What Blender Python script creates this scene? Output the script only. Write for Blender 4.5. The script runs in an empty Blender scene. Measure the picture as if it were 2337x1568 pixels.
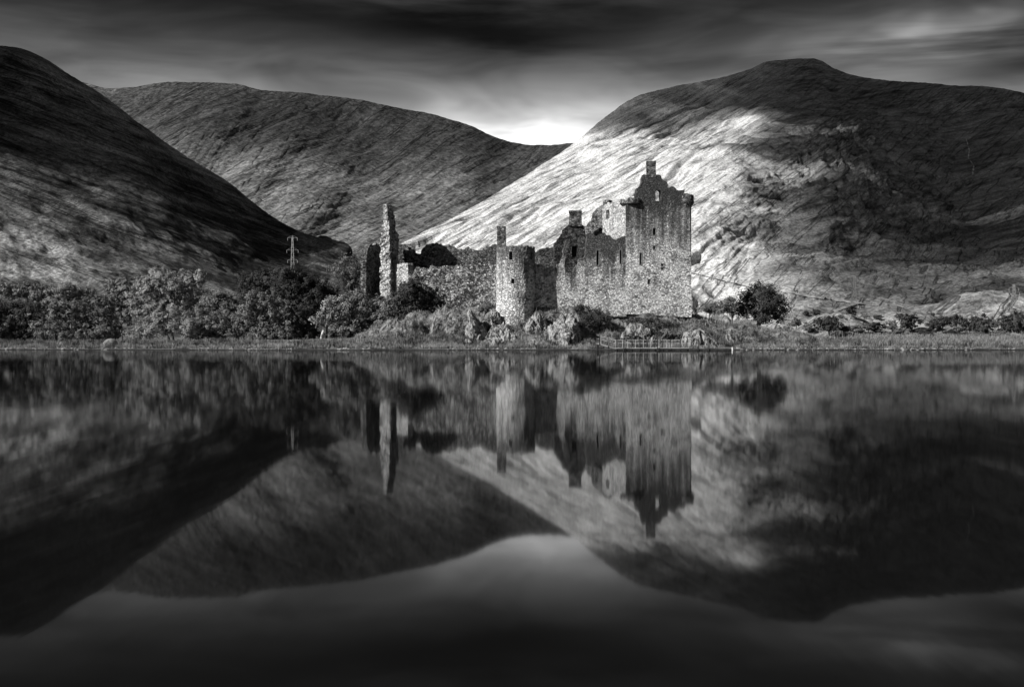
import bpy, bmesh, math, random
import numpy as np
from mathutils import Vector
from mathutils.geometry import tessellate_polygon

S = bpy.context.scene
COL = S.collection
random.seed(7)
RNG = np.random.default_rng(11)

# ------------------------------------------------------------------ camera
CAMZ = 1.53                      # tripod height over the loch (m)
F = 2597.0                       # focal length in units of a 2337 wide frame
cam_data = bpy.data.cameras.new('camera')
cam = bpy.data.objects.new('camera', cam_data)
COL.objects.link(cam)
cam_data.sensor_width = 36.0
cam_data.lens = 36.0 * F / 2337.0
cam_data.shift_y = -9.0 / 2337.0
cam_data.clip_start = 0.1
cam_data.clip_end = 40000.0
cam.location = (0, 0, CAMZ)
cam.rotation_euler = (math.radians(90), 0, 0)
S.camera = cam

# ------------------------------------------------------------------ exposure
S.view_settings.view_transform = 'Standard'
S.view_settings.look = 'None'
S.view_settings.gamma = 1.0
S.view_settings.exposure = 0.9

# ------------------------------------------------------------------ node helper
class NT:
    def __init__(self, tree):
        self.t = tree; self.n = tree.nodes; self.n.clear()
    def new(self, typ, **kw):
        nd = self.n.new(typ)
        for k, v in kw.items(): setattr(nd, k, v)
        return nd
    def put(self, sock, v):
        if isinstance(v, bpy.types.NodeSocket): self.t.links.new(v, sock)
        elif v is not None: sock.default_value = v
    def m(self, op, a, b=None, c=None, clamp=False):
        nd = self.new('ShaderNodeMath', operation=op, use_clamp=clamp)
        for i, v in enumerate((a, b, c)):
            if v is not None: self.put(nd.inputs[i], v)
        return nd.outputs[0]
    def add(self, *a):
        r = a[0]
        for x in a[1:]: r = self.m('ADD', r, x)
        return r
    def mul(self, *a):
        r = a[0]
        for x in a[1:]: r = self.m('MULTIPLY', r, x)
        return r
    def rng(self, v, a, b, c=0.0, d=1.0, kind='SMOOTHSTEP'):
        nd = self.new('ShaderNodeMapRange', interpolation_type=kind)
        for i, x in enumerate((v, a, b, c, d)): self.put(nd.inputs[i], x)
        return nd.outputs[0]
    def mapping(self, vec, loc=(0,0,0), rot=(0,0,0), scale=(1,1,1)):
        nd = self.new('ShaderNodeMapping')
        self.put(nd.inputs[0], vec)
        nd.inputs[1].default_value = loc; nd.inputs[2].default_value = rot; nd.inputs[3].default_value = scale
        return nd.outputs[0]
    def noise(self, vec, scale, detail=5, rough=0.55, dist=0.0):
        nd = self.new('ShaderNodeTexNoise')
        self.put(nd.inputs['Vector'], vec)
        nd.inputs['Scale'].default_value = scale; nd.inputs['Detail'].default_value = detail
        nd.inputs['Roughness'].default_value = rough; nd.inputs['Distortion'].default_value = dist
        return nd.outputs[0]
    def mix(self, f, a, b):            # scalar mix
        nd = self.new('ShaderNodeMix', data_type='FLOAT')
        self.put(nd.inputs[0], f); self.put(nd.inputs[2], a); self.put(nd.inputs[3], b)
        return nd.outputs[0]
    def grey(self, v):
        nd = self.new('ShaderNodeCombineColor')
        for i in range(3): self.put(nd.inputs[i], v)
        return nd.outputs[0]
    def objco(self): return self.new('ShaderNodeTexCoord').outputs['Object']
    def sep(self, vec):
        nd = self.new('ShaderNodeSeparateXYZ'); self.put(nd.inputs[0], vec); return nd.outputs
    def gauss(self, x, y, cx, cy, sx, sy):
        a = self.m('POWER', self.m('ABSOLUTE', self.m('DIVIDE', self.m('SUBTRACT', x, cx), sx)), 2.0)
        b = self.m('POWER', self.m('ABSOLUTE', self.m('DIVIDE', self.m('SUBTRACT', y, cy), sy)), 2.0)
        return self.m('EXPONENT', self.m('MULTIPLY', self.m('ADD', a, b), -1.0))
    def surface(self, colour, rough=0.9, bump=None, dist=1.0, strength=1.0, spec=0.2):
        b = self.new('ShaderNodeBsdfPrincipled')
        self.put(b.inputs['Base Color'], colour)
        self.put(b.inputs['Roughness'], rough)
        b.inputs['Specular IOR Level'].default_value = spec
        if bump is not None:
            bp = self.new('ShaderNodeBump')
            bp.inputs['Strength'].default_value = strength; bp.inputs['Distance'].default_value = dist
            self.put(bp.inputs['Height'], bump)
            self.t.links.new(bp.outputs[0], b.inputs['Normal'])
        o = self.new('ShaderNodeOutputMaterial')
        self.t.links.new(b.outputs[0], o.inputs[0])
        return b

def mat(name):
    mt = bpy.data.materials.new(name); mt.use_nodes = True
    return mt, NT(mt.node_tree)

# ------------------------------------------------------------------ sun and sky
SUN = Vector((-0.71, -0.44, 0.54)).normalized()        # towards the sun: left, a little behind the camera
sd = bpy.data.lights.new('sun', 'SUN'); sd.energy = 5.0; sd.angle = math.radians(0.5); sd.color = (1.0, 0.99, 0.97)
so = bpy.data.objects.new('sun', sd); COL.objects.link(so)
so.rotation_euler = SUN.to_track_quat('Z', 'Y').to_euler()
so.location = SUN * 3000

W = bpy.data.worlds.new('World'); S.world = W; W.use_nodes = True
w = NT(W.node_tree)
sky = w.new('ShaderNodeTexSky', sky_type='NISHITA')
sky.sun_disc = False
sky.sun_elevation = math.asin(SUN.z); sky.sun_rotation = math.atan2(SUN.x, SUN.y)
bw = w.new('ShaderNodeRGBToBW'); w.t.links.new(sky.outputs[0], bw.inputs[0])
d = w.sep(w.new('ShaderNodeTexCoord').outputs['Generated'])
el = w.m('ARCSINE', d[2])
az = w.m('ARCTAN2', d[0], d[1])
# heavy long-exposure cloud: soft bands drawn out sideways, one gap of light low over the glen
cmb = w.new('ShaderNodeCombineXYZ')
w.put(cmb.inputs[0], az); w.put(cmb.inputs[1], el)
st = w.noise(w.mapping(cmb.outputs[0], loc=(3.1, 0.4, 0), rot=(0, 0, 0.10), scale=(3.2, 22, 1)), 1.0, 6, 0.55, 0.6)
fine = w.noise(w.mapping(cmb.outputs[0], loc=(1.3, 2.4, 0), rot=(0, 0, -0.25), scale=(7, 26, 1)), 1.0, 3, 0.55, 0.6)
elw = w.add(el, w.mul(w.m('SUBTRACT', st, 0.5), 0.07))
base = w.add(w.rng(elw, 0.12, 0.280, 0.34, 0.050), w.rng(el, 0.30, 0.75, 0.0, 0.055))
gap = w.add(w.mul(w.gauss(az, elw, 0.026, 0.160, 0.11, 0.026), 1.1), w.mul(w.gauss(az, elw, -0.01, 0.19, 0.24, 0.026), 0.22))
patch = w.add(w.mul(w.gauss(w.add(az, w.mul(el, -0.9)), elw, 0.137, 0.252, 0.055, 0.010), w.rng(fine, 0.3, 0.7, 0.06, 0.30)),
              w.mul(w.gauss(az, elw, 0.27, 0.245, 0.14, 0.022), 0.07),
              w.mul(w.gauss(az, elw, -0.33, 0.225, 0.10, 0.022), 0.055))
dark = w.m('MAXIMUM', w.mul(w.gauss(az, elw, -0.02, 0.268, 0.17, 0.022), 0.9), w.mul(w.gauss(az, elw, 0.43, 0.222, 0.07, 0.022), 0.85))
lum = w.mul(w.add(base, gap, patch), w.m('SUBTRACT', 1.0, dark), w.rng(fine, 0.3, 0.7, 0.70, 1.32), w.rng(st, 0.32, 0.68, 0.58, 1.42))
# the sky dome's own brightness falls off evenly; the cloud multiplies it
col = w.grey(w.mul(lum, w.m('MINIMUM', bw.outputs[0], 6.0)))
bg = w.new('ShaderNodeBackground'); w.put(bg.inputs[0], col); bg.inputs[1].default_value = 0.15
wo = w.new('ShaderNodeOutputWorld'); w.t.links.new(bg.outputs[0], wo.inputs[0])

# ------------------------------------------------------------------ small tools
def ray(px, py, Y):
    """world point at depth Y on the line of sight of a spot (px, py) of the 2337 x 1568 frame"""
    return Vector(((px - 1168.5) / F * Y, Y, CAMZ + (775.0 - py) / F * Y))

def tagged(o, label=None, cat=None, group=None, kind=None):
    if label: o['label'] = label
    if cat: o['category'] = cat
    if group: o['group'] = group
    if kind: o['kind'] = kind
    return o

def empty(name, loc=(0, 0, 0)):
    o = bpy.data.objects.new(name, None); COL.objects.link(o); o.location = loc
    o.empty_display_size = 0.5
    return o

def link_mesh(name, me, material=None, parent=None):
    if material: me.materials.append(material)
    o = bpy.data.objects.new(name, me); COL.objects.link(o)
    if parent is not None:
        o.parent = parent
        off = Vector(parent.location); p = parent.parent
        while p is not None: off += Vector(p.location); p = p.parent
        o.location = -off
    return o

def np_mesh(name, verts, faces, smooth=True):
    me = bpy.data.meshes.new(name)
    verts = np.asarray(verts, dtype=np.float32); faces = np.asarray(faces, dtype=np.int32)
    nf, k = faces.shape
    me.vertices.add(len(verts)); me.vertices.foreach_set('co', verts.ravel())
    me.loops.add(nf * k); me.loops.foreach_set('vertex_index', faces.ravel())
    me.polygons.add(nf); me.polygons.foreach_set('loop_start', np.arange(0, nf * k, k, dtype=np.int32))
    me.polygons.foreach_set('use_smooth', np.full(nf, smooth))
    me.update(calc_edges=True)
    return me

def grid_faces(nu, nv):
    i = np.arange(nu * nv).reshape(nv, nu)
    return np.stack([i[:-1, :-1], i[:-1, 1:], i[1:, 1:], i[1:, :-1]], -1).reshape(-1, 4)

_perm = np.random.default_rng(5).permutation(256); _perm = np.concatenate([_perm, _perm, _perm])
_g = np.random.default_rng(6).normal(size=(256, 3)); _g /= np.linalg.norm(_g, axis=1)[:, None]
def perlin(x, y, z=0.0):
    x, y, z = np.broadcast_arrays(np.asarray(x, float), np.asarray(y, float), np.asarray(z, float))
    xi, yi, zi = np.floor(x), np.floor(y), np.floor(z)
    fx, fy, fz = x - xi, y - yi, z - zi
    xi, yi, zi = xi.astype(int) & 255, yi.astype(int) & 255, zi.astype(int) & 255
    fade = lambda t: t * t * t * (t * (t * 6 - 15) + 10)
    u, v, q = fade(fx), fade(fy), fade(fz)
    def gr(a, b, c):
        g = _g[_perm[_perm[_perm[xi + a] + yi + b] + zi + c]]
        return g[..., 0] * (fx - a) + g[..., 1] * (fy - b) + g[..., 2] * (fz - c)
    L = lambda t, a, b: a + t * (b - a)
    return L(q, L(v, L(u, gr(0,0,0), gr(1,0,0)), L(u, gr(0,1,0), gr(1,1,0))),
                L(v, L(u, gr(0,0,1), gr(1,0,1)), L(u, gr(0,1,1), gr(1,1,1)))) * 1.5
def fbm(x, y, z=0.0, oct=5, gain=0.5, lac=2.03):
    s = 0.0; a = 1.0
    for i in range(oct):
        s = s + a * perlin(np.asarray(x) * lac**i + 17.3 * i, np.asarray(y) * lac**i + 5.1 * i, np.asarray(z) * lac**i)
        a *= gain
    return s
def ridged(x, y, z=0.0, oct=4, gain=0.5):
    s = 0.0; a = 1.0
    for i in range(oct):
        s = s + a * (1 - 2 * np.abs(perlin(np.asarray(x) * 2.1**i + 9.3 * i, np.asarray(y) * 2.1**i + 3.1 * i, np.asarray(z) * 2.1**i)))
        a *= gain
    return s
def sstep(a, b, x):
    t = np.clip((np.asarray(x, float) - a) / (b - a), 0, 1); return t * t * (3 - 2 * t)
def pchip(xs, ys, x):
    xs = np.asarray(xs, float); ys = np.asarray(ys, float); x = np.clip(x, xs[0], xs[-1])
    h = np.diff(xs); dl = np.diff(ys) / h; m = np.zeros_like(ys)
    for i in range(1, len(xs) - 1):
        if dl[i-1] * dl[i] > 0:
            w1, w2 = 2*h[i] + h[i-1], h[i] + 2*h[i-1]; m[i] = (w1 + w2) / (w1/dl[i-1] + w2/dl[i])
    m[0], m[-1] = dl[0], dl[-1]
    i = np.clip(np.searchsorted(xs, x) - 1, 0, len(xs) - 2); t = (x - xs[i]) / h[i]
    return ((1+2*t)*(1-t)**2*ys[i] + t*(1-t)**2*h[i]*m[i] + t*t*(3-2*t)*ys[i+1] + t*t*(t-1)*h[i]*m[i+1])
# ------------------------------------------------------------------ hills
def hill_material(name, ang, dark, pale, streak=(0.012, 0.16), lo=0.40, hi=0.62, rocks=0.3, bump=3.0, seed=0.0, ang2=None, lump=0.16):
    """moor grass and heather: pale grass drawn out in streaks down the slope, dark heather and scree between"""
    mt, n = mat(name)
    oc = n.objco()
    turned = n.mapping(oc, rot=(0, ang, 0))
    sv = n.mapping(turned, loc=(seed, seed * 2, 0), scale=(streak[0] * 1.1, streak[0] * 1.1, streak[1]))
    s1 = n.noise(sv, 1.0, 7, 0.6, 0.25)
    s2 = n.noise(n.mapping(turned, loc=(seed, 0, 3), scale=(streak[0] * 3, streak[0] * 3, streak[1] * 2.2)), 1.0, 4, 0.6, 0.3)
    if ang2 is not None:
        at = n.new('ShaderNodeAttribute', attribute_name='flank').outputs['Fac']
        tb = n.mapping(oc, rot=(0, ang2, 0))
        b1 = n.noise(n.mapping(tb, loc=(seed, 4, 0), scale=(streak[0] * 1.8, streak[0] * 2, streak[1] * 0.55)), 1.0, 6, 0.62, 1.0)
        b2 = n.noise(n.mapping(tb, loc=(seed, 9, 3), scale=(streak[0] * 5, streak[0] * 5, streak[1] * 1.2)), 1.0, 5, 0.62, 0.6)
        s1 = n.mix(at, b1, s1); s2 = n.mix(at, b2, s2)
    big = n.noise(oc, 0.0060, 5, 0.55, 0.5)
    mid = n.noise(oc, 0.035, 8, 0.66, 0.3)
    v = n.add(n.mul(s1, 0.36), n.mul(s2, 0.24), n.mul(big, 0.18), n.mul(mid, 0.22))
    f = n.rng(v, lo, hi)
    if ang2 is not None: f = n.mix(at, f, n.rng(v, 0.33, 0.55))  # sunlit flank: more of the pale colour painted in
    # thin dark drainage lines running down the slope
    ln = n.noise(n.mapping(turned, loc=(seed * 3, 7, 0), scale=(streak[0] * 0.4, streak[0] * 0.5, streak[1] * 0.6)), 1.0, 5, 0.6, 0.2)
    ln = n.rng(n.m('ABSOLUTE', n.m('SUBTRACT', ln, 0.5)), 0.0, 0.022, 0.28, 1.0)
    rk = n.mul(n.rng(n.noise(oc, 0.03, 9, 0.75, 0.4), 0.56, 0.62), rocks)
    fine = n.noise(oc, streak[1] * 2.6, 6, 0.75)
    c = n.mix(rk, n.mix(f, dark, pale if ang2 is None else n.mix(at, pale * 0.6, pale)), dark * 0.5)  # shaded face painted darker than the sunlit flank
    c = n.mul(c, ln, n.rng(fine, 0.34, 0.66, 0.40, 1.50))
    h = n.add(n.mul(s1, 1.4), n.mul(s2, 0.9), n.mul(mid, 2.2), n.mul(fine, 0.7), n.mul(ln, 0.25), n.mul(rk, 0.8))
    n.surface(n.grey(c), 0.95, h, bump, 1.0, 0.05)
    return mt

class Hill:
    def __init__(self, name, ridge, yridge, foot, yfoot, span, nu, nv, yfun=None, relief=None, vpow=1.0, material=None, back=0.35, vdist=None):
        self.ridge, self.yridge, self.foot, self.yfoot = ridge, yridge, foot, yfoot
        self.yfun, self.relief, self.vpow, self.vdist = yfun, relief, vpow, vdist
        px = np.linspace(span[0], span[1], nu)[None, :]
        nb = 14
        v = np.concatenate([np.linspace(0, 1, nv) ** (0.9), np.linspace(1, 2, nb + 1)[1:]])[:, None]
        P = self.at(px, v)
        # behind the skyline the ground falls away again
        zr = P[nv - 1, :, 2]; Yr = P[nv - 1, :, 1]; Xr = P[nv - 1, :, 0]
        t = (v[nv:, 0] - 1)[:, None]
        P[nv:, :, 1] = Yr * (1 + back * t); P[nv:, :, 0] = Xr * (1 + back * t); P[nv:, :, 2] = zr * (1 - t ** 1.4 * 1.05)
        self.P = P; self.nu, self.nv = nu, nv
        me = np_mesh(name, P.reshape(-1, 3), grid_faces(nu, nv + nb))
        self.o = link_mesh(name, me, material)
    def base(self, px, v):
        px, v = np.broadcast_arrays(np.asarray(px, float), np.asarray(v, float))
        pr = pchip(*self.ridge, px); yr = pchip(*self.yridge, px); pf = pchip(*self.foot, px); yf = pchip(*self.yfoot, px)
        vv = np.clip(v, 0, 1)
        py = pf + (pr - pf) * vv
        py = py + (fbm(px / 55, 0.3, 0.7, 2) * 1.6 + fbm(px / 11, 1.3, 0.7, 3) * 1.0) * sstep(0.93, 1.0, vv)
        Y = yf + (yr - yf) * vv ** self.vpow
        if self.yfun is not None: Y = Y + self.yfun(px, py, vv)
        return np.stack([(px - 1168.5) / F * Y, Y, CAMZ + (775 - py) / F * Y], -1), px, py, vv
    def at(self, px, v):
        P, px, py, vv = self.base(px, v)
        if self.relief is not None:
            e = 0.5
            A = self.base(px + e, vv)[0] - self.base(px - e, vv)[0]
            B = self.base(px, np.minimum(vv + 0.004, 1))[0] - self.base(px, np.maximum(vv - 0.004, 0))[0]
            N = np.cross(A, B); N /= np.linalg.norm(N, axis=-1)[..., None]
            N *= np.where(N[..., 1:2] > 0, -1, 1)
            d = self.relief(P, px, py, vv) * sstep(1.0, 0.93, vv) * sstep(0.0, 0.05, vv)
            P = P + N * d[..., None]
        return P
    def see(self, px, py):
        """where the line of sight to (px, py) first meets this hill (None if it misses)"""
        d_ = ray(px, py, 1.0) - Vector((0, 0, CAMZ))
        hit, loc, nrm, idx = self.o.ray_cast(Vector((0, 0, CAMZ)), d_.normalized())
        return loc if hit else None
    def on(self, px, py):
        """surface point seen at (px, py)"""
        pr = pchip(*self.ridge, np.array([px]))[0]; pf = pchip(*self.foot, np.array([px]))[0]
        v = (py - pf) / (pr - pf)
        return Vector(self.at(np.array([px]), np.array([v]))[0])

def rot_q(P, ang):
    """coordinate across the fall-line streaks, world x-z plane turned by ang"""
    return P[..., 0] * math.sin(ang) + P[..., 2] * math.cos(ang), P[..., 0] * math.cos(ang) - P[..., 2] * math.sin(ang)

# left hill: a steep dark moor that runs out behind the castle
LH_X = [-700, -300, 0, 40, 90, 150, 215, 270, 330, 400, 470, 520, 570, 600, 650, 700, 750, 785, 800, 840, 900, 960, 1060]
LH_Y = [60, 75, 105, 110, 128, 165, 205, 245, 290, 340, 385, 415, 455, 480, 512, 535, 545, 556, 575, 592, 630, 665, 755]
def lh_y(px, py, v):
    return -60 * np.exp(-((px - 330) / 180) ** 2) * np.sin(np.pi * v) + 40 * np.exp(-((px - 560) / 90) ** 2) * sstep(0.5, 0.95, v)
def lh_relief(P, px, py, v):
    q, r = rot_q(P, math.radians(20))
    q2, r2 = rot_q(P, math.radians(30))
    return (fbm(q / 28, r / 260, P[..., 1] / 200, 5) * 7.0 + fbm(q2 / 8, r2 / 40, P[..., 1] / 40, 4, 0.6) * 1.8 - np.maximum(ridged(q2 / 24, r2 / 200, P[..., 1] / 200, 3, 0.6) - 0.8, 0) * 1.6
            + fbm(P[..., 0] / 90, P[..., 1] / 90, P[..., 2] / 60, 5) * 12 * v)
left_hill = Hill('hill', (LH_X, LH_Y), ([-700, 0, 400, 800, 1060], [800, 900, 960, 820, 690]), ([-700, 600, 1060], [790, 790, 790]), ([-700, 1060], [330, 400]),
     (-650, 1050), 620, 330, lh_y, lh_relief, 1.15, hill_material('left_moor', math.radians(-20), 0.03, 0.26, (0.010, 0.16), 0.43, 0.64, 0.45, 2.2, 3.0))
tagged(left_hill.o, kind='structure')

# far hill: broad rounded ridge closing the glen
BH_X = [0, 180, 250, 330, 390, 470, 540, 600, 680, 760, 840, 920, 1000, 1080, 1130, 1180, 1240, 1310, 1400, 1550]
BH_Y = [150, 185, 203, 195, 187, 189, 192, 207, 212, 220, 233, 248, 264, 290, 312, 327, 332, 327, 330, 350]
def bh_y(px, py, v):
    # spurs coming down to the left, with hollows between
    u = px + (py - 400) * 0.75
    s = np.sin((u - 470) / 60.0) * 85 + np.sin((u - 470) / 31.0 + 0.8) * 30
    env = sstep(0.05, 0.25, v) * sstep(1.0, 0.75, v) * sstep(900, 640, px)
    corrie = 170 * np.exp(-((px - 800 - (py - 300) * 0.5) / 110) ** 2) * sstep(0.25, 0.7, v) * sstep(1.0, 0.85, v)
    spur = -150 * np.exp(-((px - 640 - (py - 300) * -0.5) / 100) ** 2) * sstep(0.2, 0.6, v) * sstep(1.0, 0.8, v)
    return s * env + corrie + spur + (fbm(u / 26, py / 260, 0.4, 3, 0.5) * 15 * sstep(1050, 600, px) + np.abs(fbm(u / 13, py / 200, 2.4, 2)) * 4 * sstep(1050, 600, px)) * sstep(0.05, 0.25, v) * sstep(1.0, 0.86, v)
def bh_relief(P, px, py, v):
    q, r = rot_q(P, math.radians(-52))
    g = ridged(q / 150, r / 1100, P[..., 1] / 900, 4) * 5 * sstep(1000, 600, px)
    return g + fbm(P[..., 0] / 240, P[..., 1] / 240, P[..., 2] / 150, 6) * 8 + fbm(q / 45, r / 260, 0.3, 3) * 5
far_hill = Hill('far_hill', (BH_X, BH_Y), ([0, 1550], [4200, 4000]), ([0, 1550], [700, 700]), ([0, 700, 1550], [1900, 1800, 2300]),
     (0, 1540), 640, 330, bh_y, bh_relief, 1.0, hill_material('far_moor', math.radians(50), 0.075, 0.22, (0.0022, 0.026), 0.38, 0.66, 0.3, 8.0, 7.0))
tagged(far_hill.o, kind='structure')

# right mountain: sunlit grassy flank on the left, craggy spur, shaded face on the right
RM_X = [560, 700, 800, 880, 960, 1060, 1150, 1230, 1310, 1350, 1390, 1430, 1465, 1550, 1620, 1690, 1720, 1745, 1780, 1850, 1875, 1905, 1960, 2020, 2100, 2180, 2250, 2337, 2450, 2800]
RM_Y = [740, 690, 635, 575, 533, 483, 430, 381, 327, 294, 262, 233, 216, 196, 183, 166, 155, 144, 138, 133, 140, 158, 175, 184, 189, 195, 198, 212, 230, 290]
def rm_y(px, py, v):
    crest = 1722 - (py - 268) * 0.33                      # line of the spur's crest, bottom-left to top-right
    s = px - crest
    ramp = np.where(s < 0, np.exp(-(s / 300) ** 2), np.exp(-(s / 125) ** 2))
    env = sstep(0.24, 0.52, v) * sstep(0.88, 0.66, v)
    y = -260 * ramp * env
    # second rib with the crag, and the shaded corrie beyond it
    c2 = 1965 - (py - 300) * 0.30
    s2 = px - c2
    y += -110 * np.where(s2 < 0, np.exp(-(s2 / 95) ** 2), np.exp(-(s2 / 90) ** 2)) * sstep(0.2, 0.45, v) * sstep(0.9, 0.6, v)
    y += 330 * np.exp(-((px - 2190) / 130) ** 2) * sstep(0.15, 0.5, v) * sstep(1.0, 0.7, v)
    return y
def rm_relief(P, px, py, v):
    q, r = rot_q(P, math.radians(-35))
    left = sstep(1800, 1560, px + (py - 268) * 0.33 - np.maximum(py - 470, 0) * 0.9)
    fl = (fbm(q / 24, r / 420, P[..., 1] / 800, 4) * 7 - np.maximum(ridged(q / 34, r / 420, P[..., 1] / 700, 3, 0.6) - 0.9, 0) * 9 + fbm(q / 8, r / 150, P[..., 1] / 220, 3) * 2.0) * left
    q3, r3 = rot_q(P, math.radians(-16))
    lum = (ridged(q3 / 40, r3 / 190, P[..., 1] / 150, 4, 0.42) * 6.5 + fbm(q3 / 11, r3 / 40, P[..., 1] / 40, 4, 0.6) * 3.0 + fbm(P[..., 0] / 60, P[..., 1] / 60, P[..., 2] / 40, 4) * 4.0) * (1 - left) * (1 - 0.4 * sstep(0.55, 0.8, v))
    crag = (np.exp(-((px - 1885) / 85) ** 2 - ((py - 400) / 75) ** 2) + 0.8 * np.exp(-((px - 1930) / 80) ** 2 - ((py - 330) / 45) ** 2)
            + 0.7 * np.exp(-((px - 1960) / 70) ** 2 - ((py - 455) / 40) ** 2))
    cr = crag * (ridged(P[..., 0] / 26, P[..., 2] / 70, P[..., 1] / 90, 5) * 17 + 4)
    edge = np.exp(-((px - (1722 - (py - 268) * 0.33)) / 50) ** 2) * sstep(0.1, 0.2, v) * sstep(0.85, 0.7, v)
    ed = edge * fbm(P[..., 0] / 22, P[..., 1] / 50, P[..., 2] / 22, 5) * 3
    return fl + lum + cr + ed + fbm(P[..., 0] / 230, P[..., 1] / 230, P[..., 2] / 150, 4) * 16
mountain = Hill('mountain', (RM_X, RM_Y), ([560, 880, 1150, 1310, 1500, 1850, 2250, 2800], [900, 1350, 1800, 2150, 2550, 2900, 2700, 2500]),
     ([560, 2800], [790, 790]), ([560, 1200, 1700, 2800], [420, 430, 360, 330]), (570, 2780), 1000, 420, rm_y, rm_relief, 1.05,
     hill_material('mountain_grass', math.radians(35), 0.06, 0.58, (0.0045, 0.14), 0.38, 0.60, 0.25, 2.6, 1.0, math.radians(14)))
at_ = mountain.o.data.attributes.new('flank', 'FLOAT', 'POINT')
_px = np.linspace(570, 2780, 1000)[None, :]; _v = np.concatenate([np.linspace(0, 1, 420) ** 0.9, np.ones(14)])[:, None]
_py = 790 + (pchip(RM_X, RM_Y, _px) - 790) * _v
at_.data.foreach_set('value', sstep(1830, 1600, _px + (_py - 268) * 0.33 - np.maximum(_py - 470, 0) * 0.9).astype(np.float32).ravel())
tagged(mountain.o, kind='structure')

# ------------------------------------------------------------------ ground: loch shore, castle knoll, flats
KX = [-200, -80, -66, -32, -24.5, -20, -16, -13, -9, -5, -1, 3, 8, 12, 17, 22, 27.5, 31, 35, 40, 44, 50, 60, 90, 200]
KZ = [1.3, 1.4, 1.3, 1.5, 1.9, 3.0, 5.0, 5.7, 6.2, 6.6, 6.6, 6.9, 6.9, 6.4, 6.0, 5.8, 5.5, 4.6, 3.7, 3.1, 2.4, 1.7, 1.35, 1.3, 1.4]
def shore_y(x):
    x = np.asarray(x, float)
    return (163.5 + 2.2 * np.sin(x / 23.0 + 0.6) * sstep(90, 30, np.abs(x)) + fbm(x / 9, 0.3, 0.7, 3) * 0.7
            + 6.0 * sstep(-28, -60, x) + 3.0 * sstep(48, 75, x) - 1.5 * np.exp(-((x - 3) / 14) ** 2))
def ground_z(x, y):
    x, y = np.broadcast_arrays(np.asarray(x, float), np.asarray(y, float))
    s = y - shore_y(x)
    bank = -1.2 + 1.42 * sstep(-4, 0.25, s) + 0.32 * sstep(0.2, 2.4, s) + 0.35 * sstep(2, 9, s)
    k = pchip(KX, KZ, x)
    steep = np.exp(-((x - 2) / 9) ** 2)
    a = 5.2 - 1.8 * steep + 1.2 * np.sin(x / 5.1) * sstep(8, 16, x)
    b = 13.0 - 1.0 * steep
    up = sstep(a, b, s)
    up = up * 0.72 + 0.28 * sstep(a + 3, b + 3, s)
    kn = (k - 0.9) * up * sstep(62, 36, s)
    z = bank + kn
    knoll = sstep(-26, -16, x) * sstep(52, 38, x) * sstep(3.0, 6, s) * sstep(60, 40, s)
    slope = (knoll + 0.7 * sstep(-26, -18, x) * sstep(-6, -12, x) * sstep(2.0, 4, s) * sstep(20, 15, s)) * sstep(15.5, 11, s)
    z = z + slope * (fbm(x / 3.6, y / 3.6, 0.2, 4) * 0.95 + ridged(x / 2.6, y / 3.5, 0.5, 4, 0.6) * 0.42)
    z = z + fbm(x / 6, y / 6, 0.9, 4) * 0.16 * sstep(0.5, 3, s)
    z = z + sstep(60, 300, s) * 1.8 - 4.0 * sstep(900, 5000, y)
    return z
def spaced(parts):
    return np.unique(np.concatenate([np.linspace(a, b, n) for a, b, n in parts]))
gx = spaced([(-9000, -600, 20), (-600, -100, 60), (-100, 100, 520), (100, 600, 60), (600, 9000, 20)])
gy = spaced([(120, 154, 10), (154, 196, 150), (196, 260, 50), (260, 700, 60), (700, 9000, 30)])
GX, GY = np.meshgrid(gx, gy)
GZ = ground_z(GX, GY)
gmt, n = mat('shore_turf')
oc = n.objco(); xyz = n.sep(oc)
a1 = n.noise(oc, 0.22, 6, 0.62, 0.4); a2 = n.noise(oc, 1.7, 5, 0.65); a3 = n.noise(n.mapping(oc, scale=(1, 1, 3)), 0.7, 5, 0.6, 0.6)
f = n.rng(n.add(n.mul(a1, 0.5), n.mul(a2, 0.25), n.mul(a3, 0.25)), 0.40, 0.60)
c = n.mix(f, 0.02, 0.17)
wet = n.rng(xyz[2], 0.02, 0.30)
c = n.mix(wet, 0.02, c)
nz_ = n.sep(n.new('ShaderNodeNewGeometry').outputs['True Normal'])[2]
steep_ = n.rng(n.add(nz_, n.mul(n.m('SUBTRACT', a2, 0.5), 0.5)), 0.74, 0.56)          # bare rock where the bank is steep
crk = n.noise(n.mapping(oc, scale=(1.4, 1.4, 0.5)), 1.0, 7, 0.68, 0.7)
c = n.mix(steep_, c, n.mix(n.rng(crk, 0.42, 0.58), 0.02, 0.20))
n.surface(n.grey(c), 0.95, n.add(n.mul(a2, 0.5), n.mul(a3, 0.7), a1, n.mul(crk, steep_)), 0.5, 1.0, 0.1)
ground = link_mesh('ground', np_mesh('ground', np.stack([GX, GY, GZ], -1).reshape(-1, 3), grid_faces(len(gx), len(gy))), gmt)
tagged(ground, kind='structure')

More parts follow.
